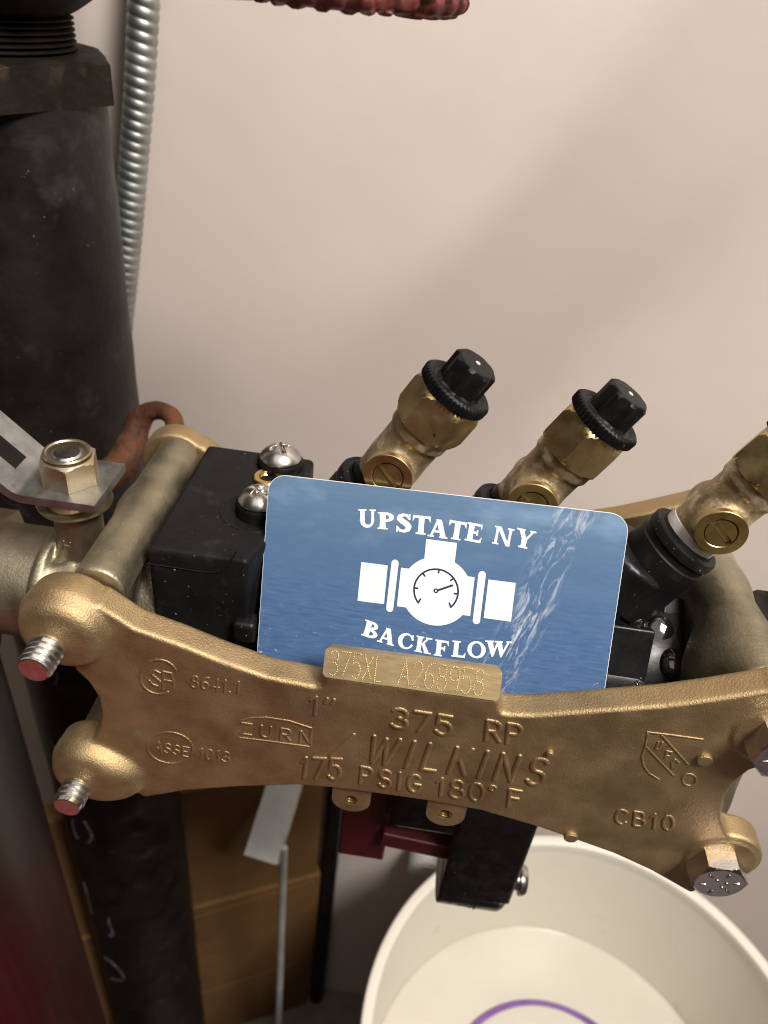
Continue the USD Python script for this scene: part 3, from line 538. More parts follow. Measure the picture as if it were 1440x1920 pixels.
# beads of water on the black plastic
def beads(mesh, n, ok, r0, r1):
    tri = mesh.triangles; ar = mesh.area_faces; fn = mesh.face_normals; c = tri.mean(1)
    vis = ((fn*(-c)).sum(1)/np.linalg.norm(c, axis=1) > 0.25) & ok(c); w = ar*vis; pick = RNG.choice(len(tri), n, p=w/w.sum()); out = []
    for k in pick:
        u, v = RNG.random(2); u, v = (1-u, 1-v) if u+v > 1 else (u, v); p = tri[k][0]+u*(tri[k][1]-tri[k][0])+v*(tri[k][2]-tri[k][0]); r = r0+(r1-r0)*RNG.random()**3
        g = trimesh.creation.icosphere(1, r); n_ = fn[k]; vv = g.vertices; d_ = vv @ n_; vv = vv - 0.45*d_[:, None]*n_; g.vertices = vv + p; out.append(g)
    return out
wet = beads(body_mesh, 70, lambda c: (c[:, 0] > 50) & (c[:, 2] < -140), 0.25, 1.0)
spm = trimesh.creation.cylinder(14.5, sx1-sx0, sections=60); spm.apply_transform(trimesh.transformations.rotation_matrix(math.pi/2, [0, 1, 0])); spm.apply_translation(((sx0+sx1)/2, 164, sz))
spm = spm.subdivide().subdivide()
wet += beads(spm, 26, lambda c: (c[:, 0] < 46) & (c[:, 2] < sz-2), 0.3, 1.0)
single('water_droplets', trimesh.util.concatenate(wet), 'droplet', 'clear water beads clinging to the black plastic', 'water', kind='stuff', smooth=True)

# three test cocks
AX = np.array([math.sin(math.radians(29)), 0, math.cos(math.radians(29))]); FN = unit(np.array([-AX[2]*0.13, -0.985, AX[0]*0.13])); FN = unit(FN - AX*(FN @ AX))
def cock(q, label, k):
    O = at(q, 159.0) - FN*9.2
    def f(P):
        d = sd_cyl(P, O, AX, 7.3, -6.5, 14.5, 0.8)
        d = smin(d, sd_cyl(P, O, FN, 6.3, -7.5, 7.6, 0.4), 2.0)
        return smin(d, sd_cyl(P, O+AX*12, AX, 7.9, -2, 3, 0.6), 1.5)
    tc = part(dev, 'test_cock', nets(f, O-[17, 14, 15], O+[17, 13, 22], 0.55), 'brass_dark', label, smooth=45)
    hx = 72; ang = np.arange(hx)*2*np.pi/hx; base = 8.4/np.cos(((ang+math.pi/6) % (math.pi/3))-math.pi/6)
    lim = lambda q_: np.minimum(base, q_)
    rot = [0.30, 0.62, 0.5][k]
    part(tc, 'hex_collar', lathe([(1e-4*np.ones(hx), 13.2), (lim(8.6), 13.2), (lim(9.2), 13.9), (lim(9.75), 15.2), (lim(9.75), 21.6), (lim(9.2), 23.0), (lim(8.5), 23.8), (1e-4*np.ones(hx), 23.8)], O, AX, hx, rot), 'brass', 'brass hexagon collar', smooth=22)
    n = 144; a = np.arange(n)*2*np.pi/n; tooth = 0.32*np.clip(np.sin(a*48)*1.6, -1, 1)
    R = lambda r, g=1: r + tooth*g
    part(tc, 'knurled_washer', lathe([(1e-4*np.ones(n), 23.8), (R(8.4, 0), 23.8), (R(9.1), 24.3), (R(9.2), 26.2), (R(8.8, 0.3), 26.8), (R(8.3, 0), 27.1), (R(7.7, 0), 26.9), (R(7.0, 0), 26.4), (1e-4*np.ones(n), 26.4)], O, AX, n, 0.1), 'black_cap', 'black knurled washer', smooth=30)
    fl = 5.55 + 0.32*np.clip(np.cos(8*ang)*1.5, -1, 1); tp = np.minimum(fl, 5.45)
    cp = part(tc, 'fluted_cap', lathe([(fl+0.5, 26.2), (fl, 26.9), (fl, 33.2), (tp*0.97, 33.8), (tp*0.90, 34.05), (1e-4*np.ones(hx), 34.05)], O, AX, hx, rot+0.25), 'black_cap', 'black plastic fluted cap', smooth=25)
    part(cp, 'centre_mark', lathe([(0.7, 34.0), (0.6, 34.2), (1e-4, 34.25)], O, AX, 16), 'tape')
    fx, fy, fz = frame(FN)
    part(tc, 'port_face', lathe([(6.3, 6.4), (6.3, 9.15), (6.1, 9.3), (4.15, 9.3), (3.95, 9.1), (3.85, 8.3)], O, FN, 48), 'brass_face', 'flat brass ring round the slotted screw')
    dv = at((q[0]+10, q[1]+11.5), 159.0) - at(q, 159.0); dv = unit(dv - FN*(dv @ FN)); pv = np.cross(FN, dv)
    disc = Point(0, 0).buffer(3.7, 32).difference(Polygon([(-5, -0.85), (5, -0.85), (5, 0.85), (-5, 0.85)]))
    sl = part(tc, 'slotted_screw', prism(disc, O+FN*9.15, dv, pv, -1.4, 0.0), 'brass_face', 'slotted brass screw')
    part(sl, 'slot_floor', prism(Point(0, 0).buffer(3.72, 32), O+FN*8.0, dv, pv, -0.5, 0.0), 'brass_dark')
    part(tc, 'thread_tape' if k == 2 else 'thread_ring', lathe([(6.6, -10.5), (7.6, -10.2), (7.7, -8), (7.5, -6.2), (6.4, -6.0)], O, AX, 40), 'tape' if k == 2 else 'black_cap', 'white thread tape under the brass body' if k == 2 else None)
    part(dev, 'test_port', lathe([(7.9, -8.5), (8.2, -9.3), (8.9, -9.6), (9.9, -9.4), (10.3, -10.0), (10.3, -12), (9.8, -12.6), (9.8, -14.2), (10.3, -14.6), (10.5, -24), (11.3, -34)][::-1] + [(7.9, -8.5), (7.7, -14), (1e-4, -14)], O, AX, 48), 'black_plastic', 'black port holding a test cock')
cock((727, 895), 'left brass test cock with black cap', 0)
cock((998, 949), 'middle brass test cock with black cap', 1)
cock((1352, 1000), 'right brass test cock cut by the picture edge', 2)

# ------------------------------------------------------------------ the business card
CK = np.array([[-37.1, 160.2, -109.6], [51.2, 152.5, -101.7], [53.3, 129.9, -147.2], [-35.0, 137.6, -155.1]])
cc = CK.mean(0); cx = unit(CK[1]-CK[0]); cz = unit((CK[0]-CK[3]) - cx*((CK[0]-CK[3]) @ cx)); cy = np.cross(cz, cx)   # cy points away from the viewer
CARDW, CARDH = np.linalg.norm(CK[1]-CK[0]), np.linalg.norm(CK[0]-CK[3])
Mx = Gf.Matrix4d(*cx, 0, *cy, 0, *cz, 0, *((cc+[0, 0, EYE])*MM), 1)
card = thing('business_card', 'blue business card with white lettering propped on the bronze plate', 'business card', (0, 0, 0), matrix=Mx)
def cloc(q):                                    # a point of the photograph on the card, in the card's own x, z
    v = ray(q); p = v*((cc @ cy)/(v @ cy)) - cc; return (p @ cx, p @ cz)
rr = Polygon([(-CARDW/2, -CARDH/2), (CARDW/2, -CARDH/2), (CARDW/2, CARDH/2), (-CARDW/2, CARDH/2)]).buffer(-4.6).buffer(4.6, 16)
def flat(poly, y0, y1): return prism(poly, (0, 0, 0), (1, 0, 0), (0, 0, 1), -y1, -y0)   # prism's third axis is -y here
stock = part(card, 'card_stock', flat(rr, 0.0, 0.42), 'card_edge', 'white card stock', smooth=False)
part(card, 'printed_front', flat(rr.buffer(-0.12), -0.03, -0.004), 'card_print', 'blue water photograph print', smooth=False)
CP = lambda *pts: Polygon([cloc((660+x/4, 930+y/4)) for x, y in pts])
def ink(name, shape, mat, y, label=None): part(card, name, flat(shape, y-0.03, y), mat, label, smooth=False)
em = [CP((70, 495), (268, 520), (240, 810), (42, 785)), CP((1023, 626), (1228, 652), (1192, 942), (988, 914))]
for a, b in (((323, 503), (283, 843)), ((976, 590), (933, 934))):
    em.append(LineString([cloc((660+p[0]/4, 930+p[1]/4)) for p in (a, b)]).buffer(0.9, 12))
gc = cloc((660+631/4, 930+715/4)); rad = np.linalg.norm(np.subtract(cloc((660+600/4, 930+968/4)), gc))
body2 = unary_union([Point(*gc).buffer(rad, 40), CP((368, 537), (920, 609), (886, 899), (337, 826)), CP((557, 322), (788, 352), (768, 520), (540, 500))])
for k, g in enumerate(em): ink('printed_emblem', g, 'print_white', -0.034, 'white printed piece of the valve emblem')
ink('printed_emblem', body2, 'print_white', -0.034, 'white printed valve body emblem')
g2 = cloc((660+630/4, 930+710/4)); gr = np.linalg.norm(np.subtract(cloc((660+798/4, 930+700/4)), g2))*0.985
def pol(a, r): return (g2[0]+r*math.cos(math.radians(a)), g2[1]+r*math.sin(math.radians(a)))
gl = [LineString([pol(a, gr) for a in np.linspace(-42, 222, 60)]).buffer(0.22, 4)]
for a in (-1, 43, 88, 133, 180): gl.append(LineString([pol(a, gr), pol(a, gr*0.84)]).buffer(0.22, 3))
for a in (-42, 222): gl.append(LineString([pol(a, gr), pol(a + (6 if a < 0 else -6), gr*0.82)]).buffer(0.22, 3))
gl.append(Point(*g2).buffer(0.62, 12).difference(Point(*g2).buffer(0.26, 10))); gl.append(LineString([pol(22, 0.6), cloc((660+752/4, 930+670/4))]).buffer(0.26, 4))
ink('printed_gauge', unary_union(gl), 'print_navy', -0.07, 'dark gauge drawn on the emblem')

def hull2(p, q, wp, wq): return unary_union([Point(*p).buffer(wp/2, 10), Point(*q).buffer(wq/2, 10)]).convex_hull
def vs(pts, ws): return unary_union([hull2(a, b, wa, wb) for a, b, wa, wb in zip(pts[:-1], pts[1:], ws[:-1], ws[1:])])
def ln(p, q, w): return LineString([p, q]).buffer(w/2, cap_style=2)
def slab(x0, x1, y, h=0.085):                   # a flared serif
    return Polygon([(x0, y-h/2), (x1, y-h/2), (x1, y+h/2), (x0, y+h/2)])
def ell(cx_, cy_, rx, ry): return affinity.scale(Point(cx_, cy_).buffer(1, 32), rx, ry)
K = 0.26; t_ = 0.14
def stem(x, y0=0.0, y1=1.0, w=K, top=True, bot=True, e=0.11):
    g = [Polygon([(x-w/2-0.02, y0), (x+w/2+0.02, y0), (x+w/2, (y0+y1)/2), (x+w/2+0.02, y1), (x-w/2-0.02, y1), (x-w/2, (y0+y1)/2)])]
    if top: g.append(slab(x-w/2-e, x+w/2+e, y1-0.045))
    if bot: g.append(slab(x-w/2-e, x+w/2+e, y0+0.045))
    return unary_union(g)
def bowl(x, yc, rx, ry, th): return ell(x, yc, rx, ry).difference(ell(x, yc, rx-th, ry-t_)).intersection(Polygon([(x, -1), (x+2, -1), (x+2, 2), (x, 2)]))
def half(g, y, up): return g.intersection(Polygon([(-1, y), (3, y), (3, 3 if up else -2), (-1, 3 if up else -2)]))
def slant_stem(p, q, w): d = w/2; return Polygon([(p[0]-d, p[1]), (p[0]+d, p[1]), (q[0]+d, q[1]), (q[0]-d, q[1])])
bar = lambda x0, x1, y0, y1: Polygon([(x0, y0), (x1, y0), (x1, y1), (x0, y1)])
SG = {
 'U': lambda: unary_union([stem(.2, .35, 1, K, True, False), stem(.8, .35, 1, .15, True, False), half(ell(.47, .37, .40, .38).difference(ell(.53, .40, .2, .24)), .37, False)]),
 'P': lambda: unary_union([stem(.24), bowl(.36, .72, .40, .28, .23), bar(.24, .37, .86, 1), bar(.24, .37, .44, .58)]),
 'S': lambda: unary_union([vs([(.60, .76), (.50, .91), (.34, .93), (.2, .84), (.19, .70), (.33, .58), (.5, .46), (.6, .34), (.57, .16), (.42, .07), (.24, .09), (.12, .24)], [.10, .13, .15, .20, .25, .28, .28, .26, .21, .15, .13, .10]), bar(.58, .66, .68, .99), bar(.06, .14, .01, .33)]),
 'T': lambda: unary_union([stem(.45, 0, 1, K, False, True), bar(.02, .88, .86, 1), Polygon([(.02, 1), (.10, 1), (.13, .86), (.02, .66)]), Polygon([(.88, 1), (.80, 1), (.77, .86), (.88, .66)])]),
 'A': lambda: unary_union([slant_stem((.16, 0), (.45, 1), .13), slant_stem((.80, 0), (.47, 1), .28), bar(.28, .68, .27, .39), slab(.0, .33, .045), slab(.58, 1.0, .045)]),
 'E': lambda: unary_union([stem(.24), bar(.24, .76, .87, 1), bar(.24, .80, 0, .13), bar(.24, .58, .45, .57), Polygon([(.76, 1), (.68, .87), (.76, .68)]), Polygon([(.80, 0), (.70, .13), (.82, .34)]), bar(.52, .60, .36, .66)]),
 'N': lambda: unary_union([stem(.17, 0, 1, .13), stem(.86, 0, 1, .13, True, False), Polygon([(.10, 1), (.34, 1), (.93, 0), (.74, 0)])]),
 'Y': lambda: unary_union([stem(.47, 0, .46, K, False, True), Polygon([(.06, 1), (.34, 1), (.58, .42), (.36, .42)]), Polygon([(.80, 1), (.92, 1), (.58, .42), (.46, .46)]), slab(-.02, .42, .955), slab(.66, .98, .955)]),
 'B': lambda: unary_union([stem(.24), bowl(.38, .75, .34, .25, .2), bowl(.38, .27, .42, .27, .23), bar(.24, .39, .86, 1), bar(.24, .39, .44, .57), bar(.24, .39, 0, .13)]),
 'C': lambda: unary_union([ell(.46, .5, .46, .52).difference(ell(.52, .5, .26, .40)).difference(Polygon([(.56, .5), (1.2, .82), (1.2, .18)])), bar(.76, .84, .62, .98)]),
 'K': lambda: unary_union([stem(.24), Polygon([(.72, 1), (.86, 1), (.42, .46), (.32, .5)]), Polygon([(.36, .56), (.54, .64), (.94, 0), (.64, 0)]), slab(.58, .98, .955), slab(.58, 1.02, .045)]),
 'F': lambda: unary_union([stem(.24), bar(.24, .78, .87, 1), bar(.24, .6, .44, .57), Polygon([(.78, 1), (.68, .87), (.80, .66)]), bar(.54, .62, .34, .66)]),
 'L': lambda: unary_union([stem(.24), bar(.24, .78, 0, .13), Polygon([(.78, 0), (.66, .13), (.80, .36)])]),
 'O': lambda: ell(.5, .5, .5, .52).difference(ell(.5, .5, .27, .40)),
 'W': lambda: unary_union([Polygon([(.08, 1), (.34, 1), (.46, .26), (.36, 0), (.30, 0)]), Polygon([(.36, 0), (.29, .1), (.58, 1), (.68, 1)]), Polygon([(.52, 1), (.76, 1), (.86, .26), (.76, 0), (.70, 0)]), Polygon([(.76, 0), (.70, .1), (1.06, 1), (1.16, 1)]), slab(0, .42, .955), slab(.46, .82, .955), slab(.98, 1.24, .955)])}
def word(items):
    out = []
    for ch, c, wpx, hpx, tilt in items:
        g = SG[ch](); b = g.bounds; g = affinity.translate(g, -(b[0]+b[2])/2, -b[1])
        k = 0.0331*wpx/(b[2]-b[0]); kh = 0.0331*hpx/(b[3]-b[1])
        p = cloc((660+c[0]/4, 930+c[1]/4)); g = affinity.scale(g, k, kh, origin=(0, 0)); g = affinity.rotate(g, tilt, origin=(0, 0)); out.append(affinity.translate(g, p[0], p[1]))
    return unary_union(out)
ink('printed_word', word([('U', (113, 238), 135, 142, 5.0), ('P', (252, 250), 125, 130, 4), ('S', (387, 274), 116, 146, 2.5), ('T', (514, 288), 136, 142, 1), ('A', (640, 312), 150, 138, -1.5), ('T', (776, 328), 130, 142, -3), ('E', (904, 343), 122, 140, -4), ('N', (1120, 369), 142, 136, -4.5), ('Y', (1280, 390), 140, 140, -6)]), 'print_white', -0.034, 'white word UPSTATE NY')
ink('printed_word', word([('B', (124, 1061), 124, 132, -11), ('A', (249, 1108), 136, 128, -8), ('C', (392, 1146), 122, 128, -5), ('K', (528, 1176), 128, 128, -3), ('F', (664, 1202), 106, 128, 0), ('L', (796, 1209), 106, 128, 1.5), ('O', (930, 1216), 138, 134, 3), ('W', (1098, 1208), 200, 126, 6)]), 'print_white', -0.034, 'white word BACKFLOW')

# ------------------------------------------------------------------ shut-off valve at the left
bv = thing('ball_valve', 'dull bronze ball valve with galvanized lever and rust stained nut', 'ball valve', (-95, 166, -165))
S0 = np.array([-93.4, 166.0, 0])
def vbody(P):
    d = sd_cyl(P, (-112, 166, -165), (1, 0, 0), 17, -20, 14, 3)
    d = smin(d, sd_cyl(P, (S0[0], 166, -160), (0, 0, 1), 6.6, 0, 29.8, 0.8), 3)
    d = smin(d, sd_cyl(P, (-102, 166, -165), (1, 0, 0), 19.5, -1.6, 1.6, 1.0), 1.2)
    return smin(d, sd_cyl(P, (S0[0]-2, 157, -158), (0, -0.5, 0.85), 6, -2, 7, 1.5), 3)
part(bv, 'valve_body', nets(vbody, [-136, 143, -188], [-84, 189, -126], 0.9), 'bronze_old', smooth=50)
part(bv, 'end_hex', hex_head((-121, 166, -165), (-1, 0, 0), 36, 14, 0.3, 1.2), 'bronze_old', smooth=22)
zt = -130.4
part(bv, 'washer', lathe([(3, zt-1.6), (10.0, zt-1.6), (10.2, zt-1.2), (10.0, zt-0.6), (3, zt-0.5)], S0, (0, 0, 1), 48), 'nut_zinc', 'round washer under the lever')
part(bv, 'spring_washer', lathe([(3, zt-0.5), (8.0, zt-0.5), (8.3, zt+0.2), (8.2, zt+1.3), (8.4, zt+2.4), (7.6, zt+3.4), (3, zt+3.5)], S0, (0, 0, 1), 48), 'nut_zinc')
zh = zt+4.8
prof = LineString([(-82.5, zh), (-103, zh), (-105.5, zh+1.0), (-107.5, zh+2.8), (-150, zh+44)]).buffer(1.25, cap_style=2, join_style=1)
lev = prism(prof, (0, 176.5, 0), (1, 0, 0), (0, 0, 1), 0, 21)
part(bv, 'lever', lev, 'galvanized', 'galvanized strip lever bent upward with a slot', smooth=25)
sl0, sl1 = np.array([-107.9, zh+3.2]), np.array([-114.5, zh+9.6]); sd = unit(sl1-sl0); sn = np.array([sd[1], -sd[0]]); sn = sn if sn[1] > 0 else -sn
pts_ = [np.array([sl0[0], 0, sl0[1]]), np.array([sl1[0], 0, sl1[1]])]
part(bv, 'lever_slot', trimesh.convex.convex_hull(np.vstack([[p + np.array([sn[0], 0, sn[1]])*h_ + [0, y, 0] for p in pts_ for h_ in (0.6, 1.30) for y in (163.0, 169.0)]])), 'pipe_dark', 'dark slot in the lever')
nut = part(bv, 'nut', hex_head((S0[0], S0[1], zh+1.3), (0, 0, 1), 13.6, 7.6, 0.35, 1.2), 'nut_zinc', 'rust stained hexagon nut', smooth=22)
part(nut, 'stud', lathe([(3.9, 0), (3.9, 8.1), (3.4, 8.6), (1e-4, 8.7)], (S0[0], S0[1], zh+1.2), (0, 0, 1), 32), 'stainless')
part(nut, 'nut_rim', lathe([(5.2, 8.7), (5.5, 9.1), (6.0, 9.1), (6.3, 8.6), (5.0, 8.3)], (S0[0], S0[1], zh+1.2), (0, 0, 1), 40), 'nut_zinc')
mk = [at(q, 158.6) for q in ((117, 1029), (119, 1015))], [at(q, 158.6) for q in ((133, 1031), (131, 1018))], [at(q, 158.6) for q in ((118, 1022), (132, 1025))]
part(bv, 'cast_mark', ridge([np.array(x) for x in mk], 0.35, OUT), 'bronze_old', smooth=True)
# the outlet valve, of which a nut and the lever show at the right edge
bv2 = thing('ball_valve', 'right hand ball valve with dark nut, mostly outside the picture edge', 'ball valve', (115, 166, -165))
part(bv2, 'valve_body', nets(lambda P: smin(sd_cyl(P, (112, 166, -165), (1, 0, 0), 17, -8, 30, 3), sd_cyl(P, (101, 166, -160), (0, 0, 1), 6.5, 0, 18, 0.8), 3), [100, 145, -186], [146, 188, -134], 1.0), 'bronze_old', smooth=50)
part(bv2, 'nut', hex_head((101, 166, -142), (0, 0, 1), 14, 8, 0.2, 1.2), 'iron_nut', smooth=22)
part(bv2, 'lever', prism(LineString([(104, -126), (113, -125), (150, -90)]).buffer(1.2, cap_style=2), (0, 177, 0), (1, 0, 0), (0, 0, 1), 0, 21), 'galvanized', smooth=25)

# ------------------------------------------------------------------ pipes at the left
PX, PY, PR = -161.5, 280.0, 37.0
rp = thing('riser_pipe', 'thick scuffed black iron pipe with hexagon bushing behind the lever', 'pipe', (PX, PY, FLOOR))
def rough_pipe(x, y, r, z0, z1, seed, amp=0.35):
    zs = np.linspace(z0, z1, 160); n = 96; ang = np.arange(n)*2*np.pi/n
    prs = []
    for z in zs:
        p = np.stack([np.cos(ang)*2.2+5, np.sin(ang)*2.2+5, np.full(n, z/18.0)], -1); prs.append((r + amp*(fbm(p, 3, seed)-0.5)*2, z))
    return lathe(prs, (x, y, 0), (0, 0, 1), n)
pp = part(rp, 'pipe', rough_pipe(PX, PY, PR, FLOOR, -48, 3), 'pipe_black', smooth=True)
part(rp, 'hexagon_bushing', hex_head((PX, PY, -51.0), (0, 0, 1), 74, 13.5, 0.52, 2.0), 'iron_nut', 'dark hexagon bushing on top of the pipe', smooth=22)
part(rp, 'threaded_nipple', lathe(sum([[(27.6, -39+1.7*i), (29.2, -38.3+1.7*i), (29.2, -38.0+1.7*i)] for i in range(8)], [(1e-4, -40)])+[(1e-4, -10)], (PX, PY, 0), (0, 0, 1), 64), 'iron_nut', 'threaded black nipple above the bushing', smooth=20)
part(rp, 'upper_fitting', lathe([(1e-4, -27), (29, -26.5), (31, -25.5), (38, -21), (46, -16), (50, -10), (50, 40), (1e-4, 40)], (PX, PY, 0), (0, 0, 1), 64), 'iron_nut', 'black fitting at the top of the nipple')
def on_pipe(q, cx_, cy_, r):                     # nearest meeting of a sight line with an upright pipe
    v = ray(q); a = v[0]**2+v[1]**2; b = -2*(v[0]*cx_+v[1]*cy_); c = cx_**2+cy_**2-r*r; d = b*b-4*a*c
    return None if d < 0 else v*((-b-math.sqrt(d))/(2*a))
def smear(poly, w):
    p = [on_pipe(q, PX, PY, PR+0.1) for q in poly]; p = [x for x in p if x is not None]
    return tube(spline(p, 14), w*0.75*(0.25+0.9*RNG.random(14)), 6) if len(p) > 1 else None
for poly, w in (([(136, 1535), (140, 1560), (146, 1572)], 1.3), ([(158, 1540), (166, 1553), (172, 1570), (164, 1580)], 1.6), ([(157, 1655), (163, 1675), (172, 1712)], 1.0), ([(203, 1722), (207, 1738), (211, 1754), (203, 1752)], 1.5), ([(196, 1795), (210, 1805), (226, 1822), (232, 1836), (222, 1838), (208, 1834)], 1.2), ([(101, 1252), (107, 1270), (103, 1283)], 1.0), ([(64, 1228), (70, 1255), (76, 1275)], 1.0), ([(96, 1390), (103, 1400), (112, 1410)], 1.5), ([(120, 1488), (128, 1512), (133, 1530)], 0.9)):
    g = smear(poly, w)
    if g is not None: part(pp, 'paint_smear', g, 'paint_smear', 'pale smear of thread paste', smooth=True)
lp_ = thing('drain_pipe', 'dark pipe turning dark red low down at the left picture edge', 'pipe', (-175, 166, FLOOR))
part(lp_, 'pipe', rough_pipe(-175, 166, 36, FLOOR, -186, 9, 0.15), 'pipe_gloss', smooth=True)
part(lp_, 'collar', lathe([(36, -215), (39, -212), (39, -188), (36, -184), (1e-4, -183)], (-175, 166, 0), (0, 0, 1), 48), 'pipe_dark')
single('cream_strip', rbox((-273, 349, -517), (-255, 356, -60), 1.0), 'cream_trim', 'pale cream upright strip seen between the two dark pipes', 'strip')

# flexible conduit
cp_ = spline([at(q, Y) for q, Y in (((286, -220), 352), ((278, -110), 350), ((270, 0), 348), ((263, 140), 347), ((252, 290), 346), ((240, 450), 346), ((226, 600), 347), ((212, 760), 348), ((200, 900), 348))], 900)
ln_ = np.r_[0, np.cumsum(np.linalg.norm(np.diff(cp_, axis=0), axis=1))]; nn = 20; ph_ = np.arange(nn)/nn
ss = np.linspace(0, ln_[-1], 900); cp_ = np.stack([np.interp(ss, ln_, cp_[:, k]) for k in range(3)], 1)
rrr = 5.6 + 0.75*np.abs(np.cos(np.pi*(ss[:, None]/4.1 + ph_[None])))**0.6*1.0
single('flexible_conduit', tube(cp_, rrr, nn), 'conduit', 'ribbed grey metal conduit hanging between pipe and wall', 'conduit', smooth=True)
# rust coloured hose loop behind the rod
hp = spline([at(q, Y) for q, Y in (((330, 812), 236), ((322, 782), 240), ((296, 770), 243), ((266, 783), 243), ((252, 815), 240), ((240, 850), 234), ((214, 884), 228), ((180, 905), 224))], 60)
single('rusty_loop', tube(hp, (3.4+2.6*np.clip((np.arange(60)-18)/25, 0, 1))[:, None]*(0.82+0.36*fbm(np.stack([hp[:, None, 0]*0.16+np.cos(np.arange(16)*np.pi/8)*0.9, hp[:, None, 1]*0.16+np.sin(np.arange(16)*np.pi/8)*0.9, hp[:, None, 2]*0.16+np.zeros(16)], -1), 3, 5)), 16), 'rust_hose', 'rough rusty brown pipe loop beside the thick black pipe', 'pipe', smooth=True)

# ------------------------------------------------------------------ red handwheel above
HW = np.array([-34.1, 200.0, -5.6])
def wheel(P):
    S_ = 0.70; P = HW+(P-HW)/S_; q = P-HW; r = np.hypot(q[:, 0], q[:, 1]); a = np.arctan2(q[:, 1], q[:, 0]); n_ = 6; a0 = math.radians(-112)
    da = (a-a0+math.pi/n_) % (2*math.pi/n_) - math.pi/n_
    rim = np.hypot(np.maximum(np.abs(r-36)-3.5, 0), np.maximum(np.abs(q[:, 2])-1.8, 0)) - 5.0
    notch = np.hypot(r*np.cos(da)-44, r*np.sin(da)) - 7.5
    d = smax(rim, -notch, 3.0)
    pads = 0.55*np.clip(np.sin(a*34)*2.2, -1, 1)*np.clip(np.cos(q[:, 2]*0.75)*2, -1, 1)
    d = d - pads*(np.abs(d) < 3)
    hub = sd_cyl(P, HW, (0, 0, 1), 8, -6, 9, 2)
    for k in range(3):
        b = a0 + math.pi/6 + k*2*math.pi/3; d = smin(d, sd_cap(P, HW, HW+[34*math.cos(b), 34*math.sin(b), 0], 3.6), 3)
    return smin(d, hub, 3)*S_
hw = thing('handwheel', 'rough dark red cast iron valve handwheel at the top', 'handwheel', HW-[0, 0, 8])
part(hw, 'rim', nets(wheel, HW-[34, 34, 7], HW+[34, 34, 9], 0.6), 'red_iron', smooth=50)
part(hw, 'stem', lathe([(1e-4, 0), (4, 0), (4, 12), (1e-4, 12)], HW, (0, 0, 1), 24), 'iron_nut')

hz = spline([(400, 100, 460), (315, 150, 330), (225, 190, 190), (145, 225, 66), (118, 215, 40), (108, 170, 60), (112, 40, 190)], 90)  # added hose, out of view, that throws the diagonal shadow on the wall
single('shadow_hose', tube(hz, 8.5, 20), 'pipe_dark', 'black hose added unseen above the picture to shade the wall', 'hose', smooth=True)

# ------------------------------------------------------------------ bucket below
BC, BR, BT = np.array([161.5, 204.8]), 148.5, -540.0
bk = thing('plastic_bucket', 'cream white plastic bucket with cloudy water standing under the spout', 'bucket', (BC[0], BC[1], FLOOR))
R_ = lambda z: 130 + (BR-4-130)*(z-FLOOR)/(BT-FLOOR)
part(bk, 'bucket_wall', lathe([(1e-4, FLOOR+1), (R_(FLOOR), FLOOR+1), (R_(BT-40), BT-40), (R_(BT-12)+0.6, BT-12), (BR-1, BT-9), (BR, BT-6), (BR, BT-1.6), (BR-1, BT-0.3), (BR-2.5, BT), (BR-6.0, BT-0.2), (BR-7.6, BT-1.4), (BR-8.2, BT-4), (BR-7.6, BT-9), (BR-6.8, BT-14), (R_(BT-60)-3, BT-60), (R_(FLOOR)-3, FLOOR+5), (1e-4, FLOOR+5)], (BC[0], BC[1], 0), (0, 0, 1), 160), 'bucket_plastic', smooth=40)
WZ = -663.0
single('cloudy_water', lathe([(1e-4, WZ-60), (R_(WZ-60)-3.3, WZ-60), (R_(WZ)-3.3, WZ+0.8), (R_(WZ)-5, WZ), (1e-4, WZ)], (BC[0], BC[1], 0), (0, 0, 1), 128), 'murky_water', 'cloudy cream water lying in the bucket', 'water', smooth=30)
ta = np.linspace(0, 2*np.pi, 121); RC = np.array([160.0, 207.0])
ring = np.c_[RC[0]+76*np.cos(ta), RC[1]+76*np.sin(ta)*1.0, WZ+0.9+1.6*np.sin(ta*3)]
single('purple_ring', tube(ring, 2.3, 12), 'purple', 'thin purple ring floating in the bucket', 'ring', smooth=True)

# ------------------------------------------------------------------ things low down behind
ca, sa = math.cos(math.radians(25)), math.sin(math.radians(25)); ux = np.array([ca, sa, 0]); un = np.array([sa, -ca, 0])
corner = np.array([-36.0, 350.0, 0])
hts = [(FLOOR+1, FLOOR+112), (FLOOR+114, FLOOR+262), (FLOOR+264, FLOOR+420)]
for k, (z0, z1) in enumerate(hts):
    L = [300, 306, 300][k]; D = 60
    V = []
    th = [0.0, -0.012, 0.02][k]
    o = corner - ux*[2, 0, 3][k] + un*[0, 2, 0][k]
    P0 = [o, o-ux*L, o-ux*L-un*D*0.2, o-un*D*0.2]
    m_ = trimesh.convex.convex_hull(np.vstack([trimesh.creation.icosphere(1, 1.5).vertices + p + [0, 0, z] for p in P0 for z in (z0+1.5, z1-1.5)]))
    b_ = thing('cardboard_box', ['lowest brown cardboard box of the stack behind the pipes', 'middle brown cardboard box of the stack, creased', 'topmost brown cardboard box of the stack behind the steel arm'][k], 'box', (*((o-ux*L/2)[:2]), z0))
    part(b_, 'carton', m_, 'cardboard', smooth=30)
    part(b_, 'flap', trimesh.convex.convex_hull(np.vstack([[o-ux*(4+i*(L*0.62-8)) + un*(1.7+j*0.9) + [0, 0, z0+3+kk*(z1-z0-9)*(0.92 if i else 1)] for i in (0, 1) for j in (0, 1) for kk in (0, 1)]])), 'cardboard', smooth=30)
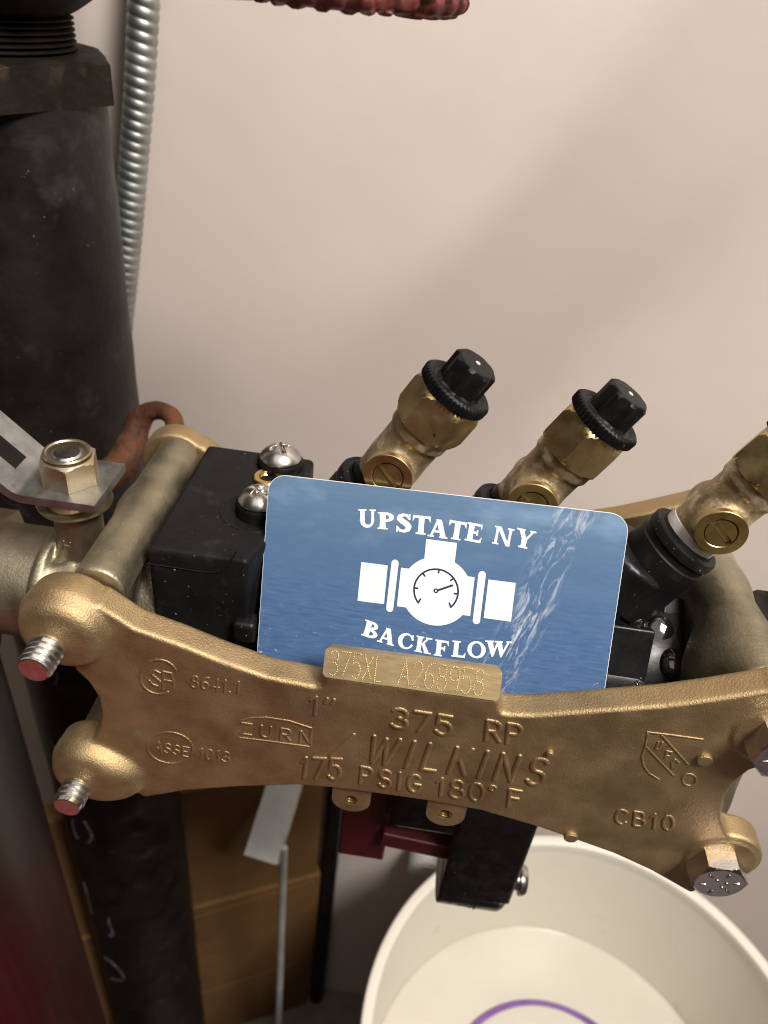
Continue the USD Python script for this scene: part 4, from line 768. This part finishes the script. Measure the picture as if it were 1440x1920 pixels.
single('dark_post', lathe([(1e-4, FLOOR), (7.2, FLOOR), (7.2, -420), (1e-4, -420)], (-27.5, 356, 0), (0, 0, 1), 32), 'pipe_dark', 'thin dark upright pipe at the right of the brown boxes', 'pipe')
# channel arm and its hanging rod
e0, e1 = at((487, 1612), 258), at((531, 1470), 298)
ax_ = unit((e1-e0)*[1, 1, 0]); axx = np.array([ax_[1], -ax_[0], 0])
ch = affinity.scale(Polygon([(-13, 0), (13, 0), (13, -14), (6, -14), (6, -11.6), (10.6, -11.6), (10.6, -2.4), (-10.6, -2.4), (-10.6, -11.6), (-6, -11.6), (-6, -14), (-13, -14)]).buffer(-0.5).buffer(0.5), 0.84, 0.84, origin=(0, 0))
arm = thing('channel_arm', 'galvanized steel channel arm pointing out from behind the plate', 'channel', e0)
ad = unit(e1-e0); part(arm, 'channel', prism(ch, e0, axx, unit(np.cross(ad, axx)*-1), -70, 0), 'galvanized_far', smooth=25)
rod = thing('steel_rod', 'thin upright steel rod beside the end of the channel arm', 'rod', (-50, 266, FLOOR))
rtop = at((532, 1590), 266)
part(rod, 'rod', lathe([(1e-4, FLOOR), (2.6, FLOOR), (2.6, rtop[2]), (1e-4, rtop[2])], (rtop[0], 266, 0), (0, 0, 1), 24), 'galvanized_far')
part(rod, 'end_cap', lathe([(2.6, rtop[2]), (2.1, rtop[2]+1.0), (1e-4, rtop[2]+1.5)], (rtop[0], 266, 0), (0, 0, 1), 24), 'galvanized_far')
pc = at((797, 1640), 340)
single('grey_pipe_end', lathe([(1e-4, 0), (12, 0), (12, 1.5), (14, 1.5), (14, 24), (1e-4, 24)], pc, (0, 1, 0), 40), 'galvanized_far', 'round grey pipe end on the wall beside the bucket rim', 'pipe')
tb = atz((205, 1885), FLOOR+4)
single('blue_tape_roll', lathe([(30, 0), (48, 0), (48, 44), (30, 44), (30, 0)], (-205, 322, FLOOR), (0, 0, 1), 48), 'blue_tape', 'pale blue roll on the floor between the dark pipes', 'roll')
# red cabinet and two like it, added unseen to colour the metal's reflections
single('red_reflection_prop', rbox((-640, -420, FLOOR), (-20, 20, -400), 6), 'reflected_red', 'red cabinet added unseen below the picture to redden the metal', 'prop')
single('dark_reflection_prop', rbox((-14, -420, FLOOR), (420, 10, -420), 6), 'reflected_dark', 'dark purple grey cabinet added unseen beside the red one to darken reflections', 'prop')  # added unseen box: darkens what the plate's right side reflects
single('low_reflection_prop', rbox((-560, -10, FLOOR), (-105, 135, -690), 6), 'reflected_red', 'low red toolbox added unseen on the floor for red reflections', 'floor_prop')  # added unseen box, meant as a red reflection for the pipe
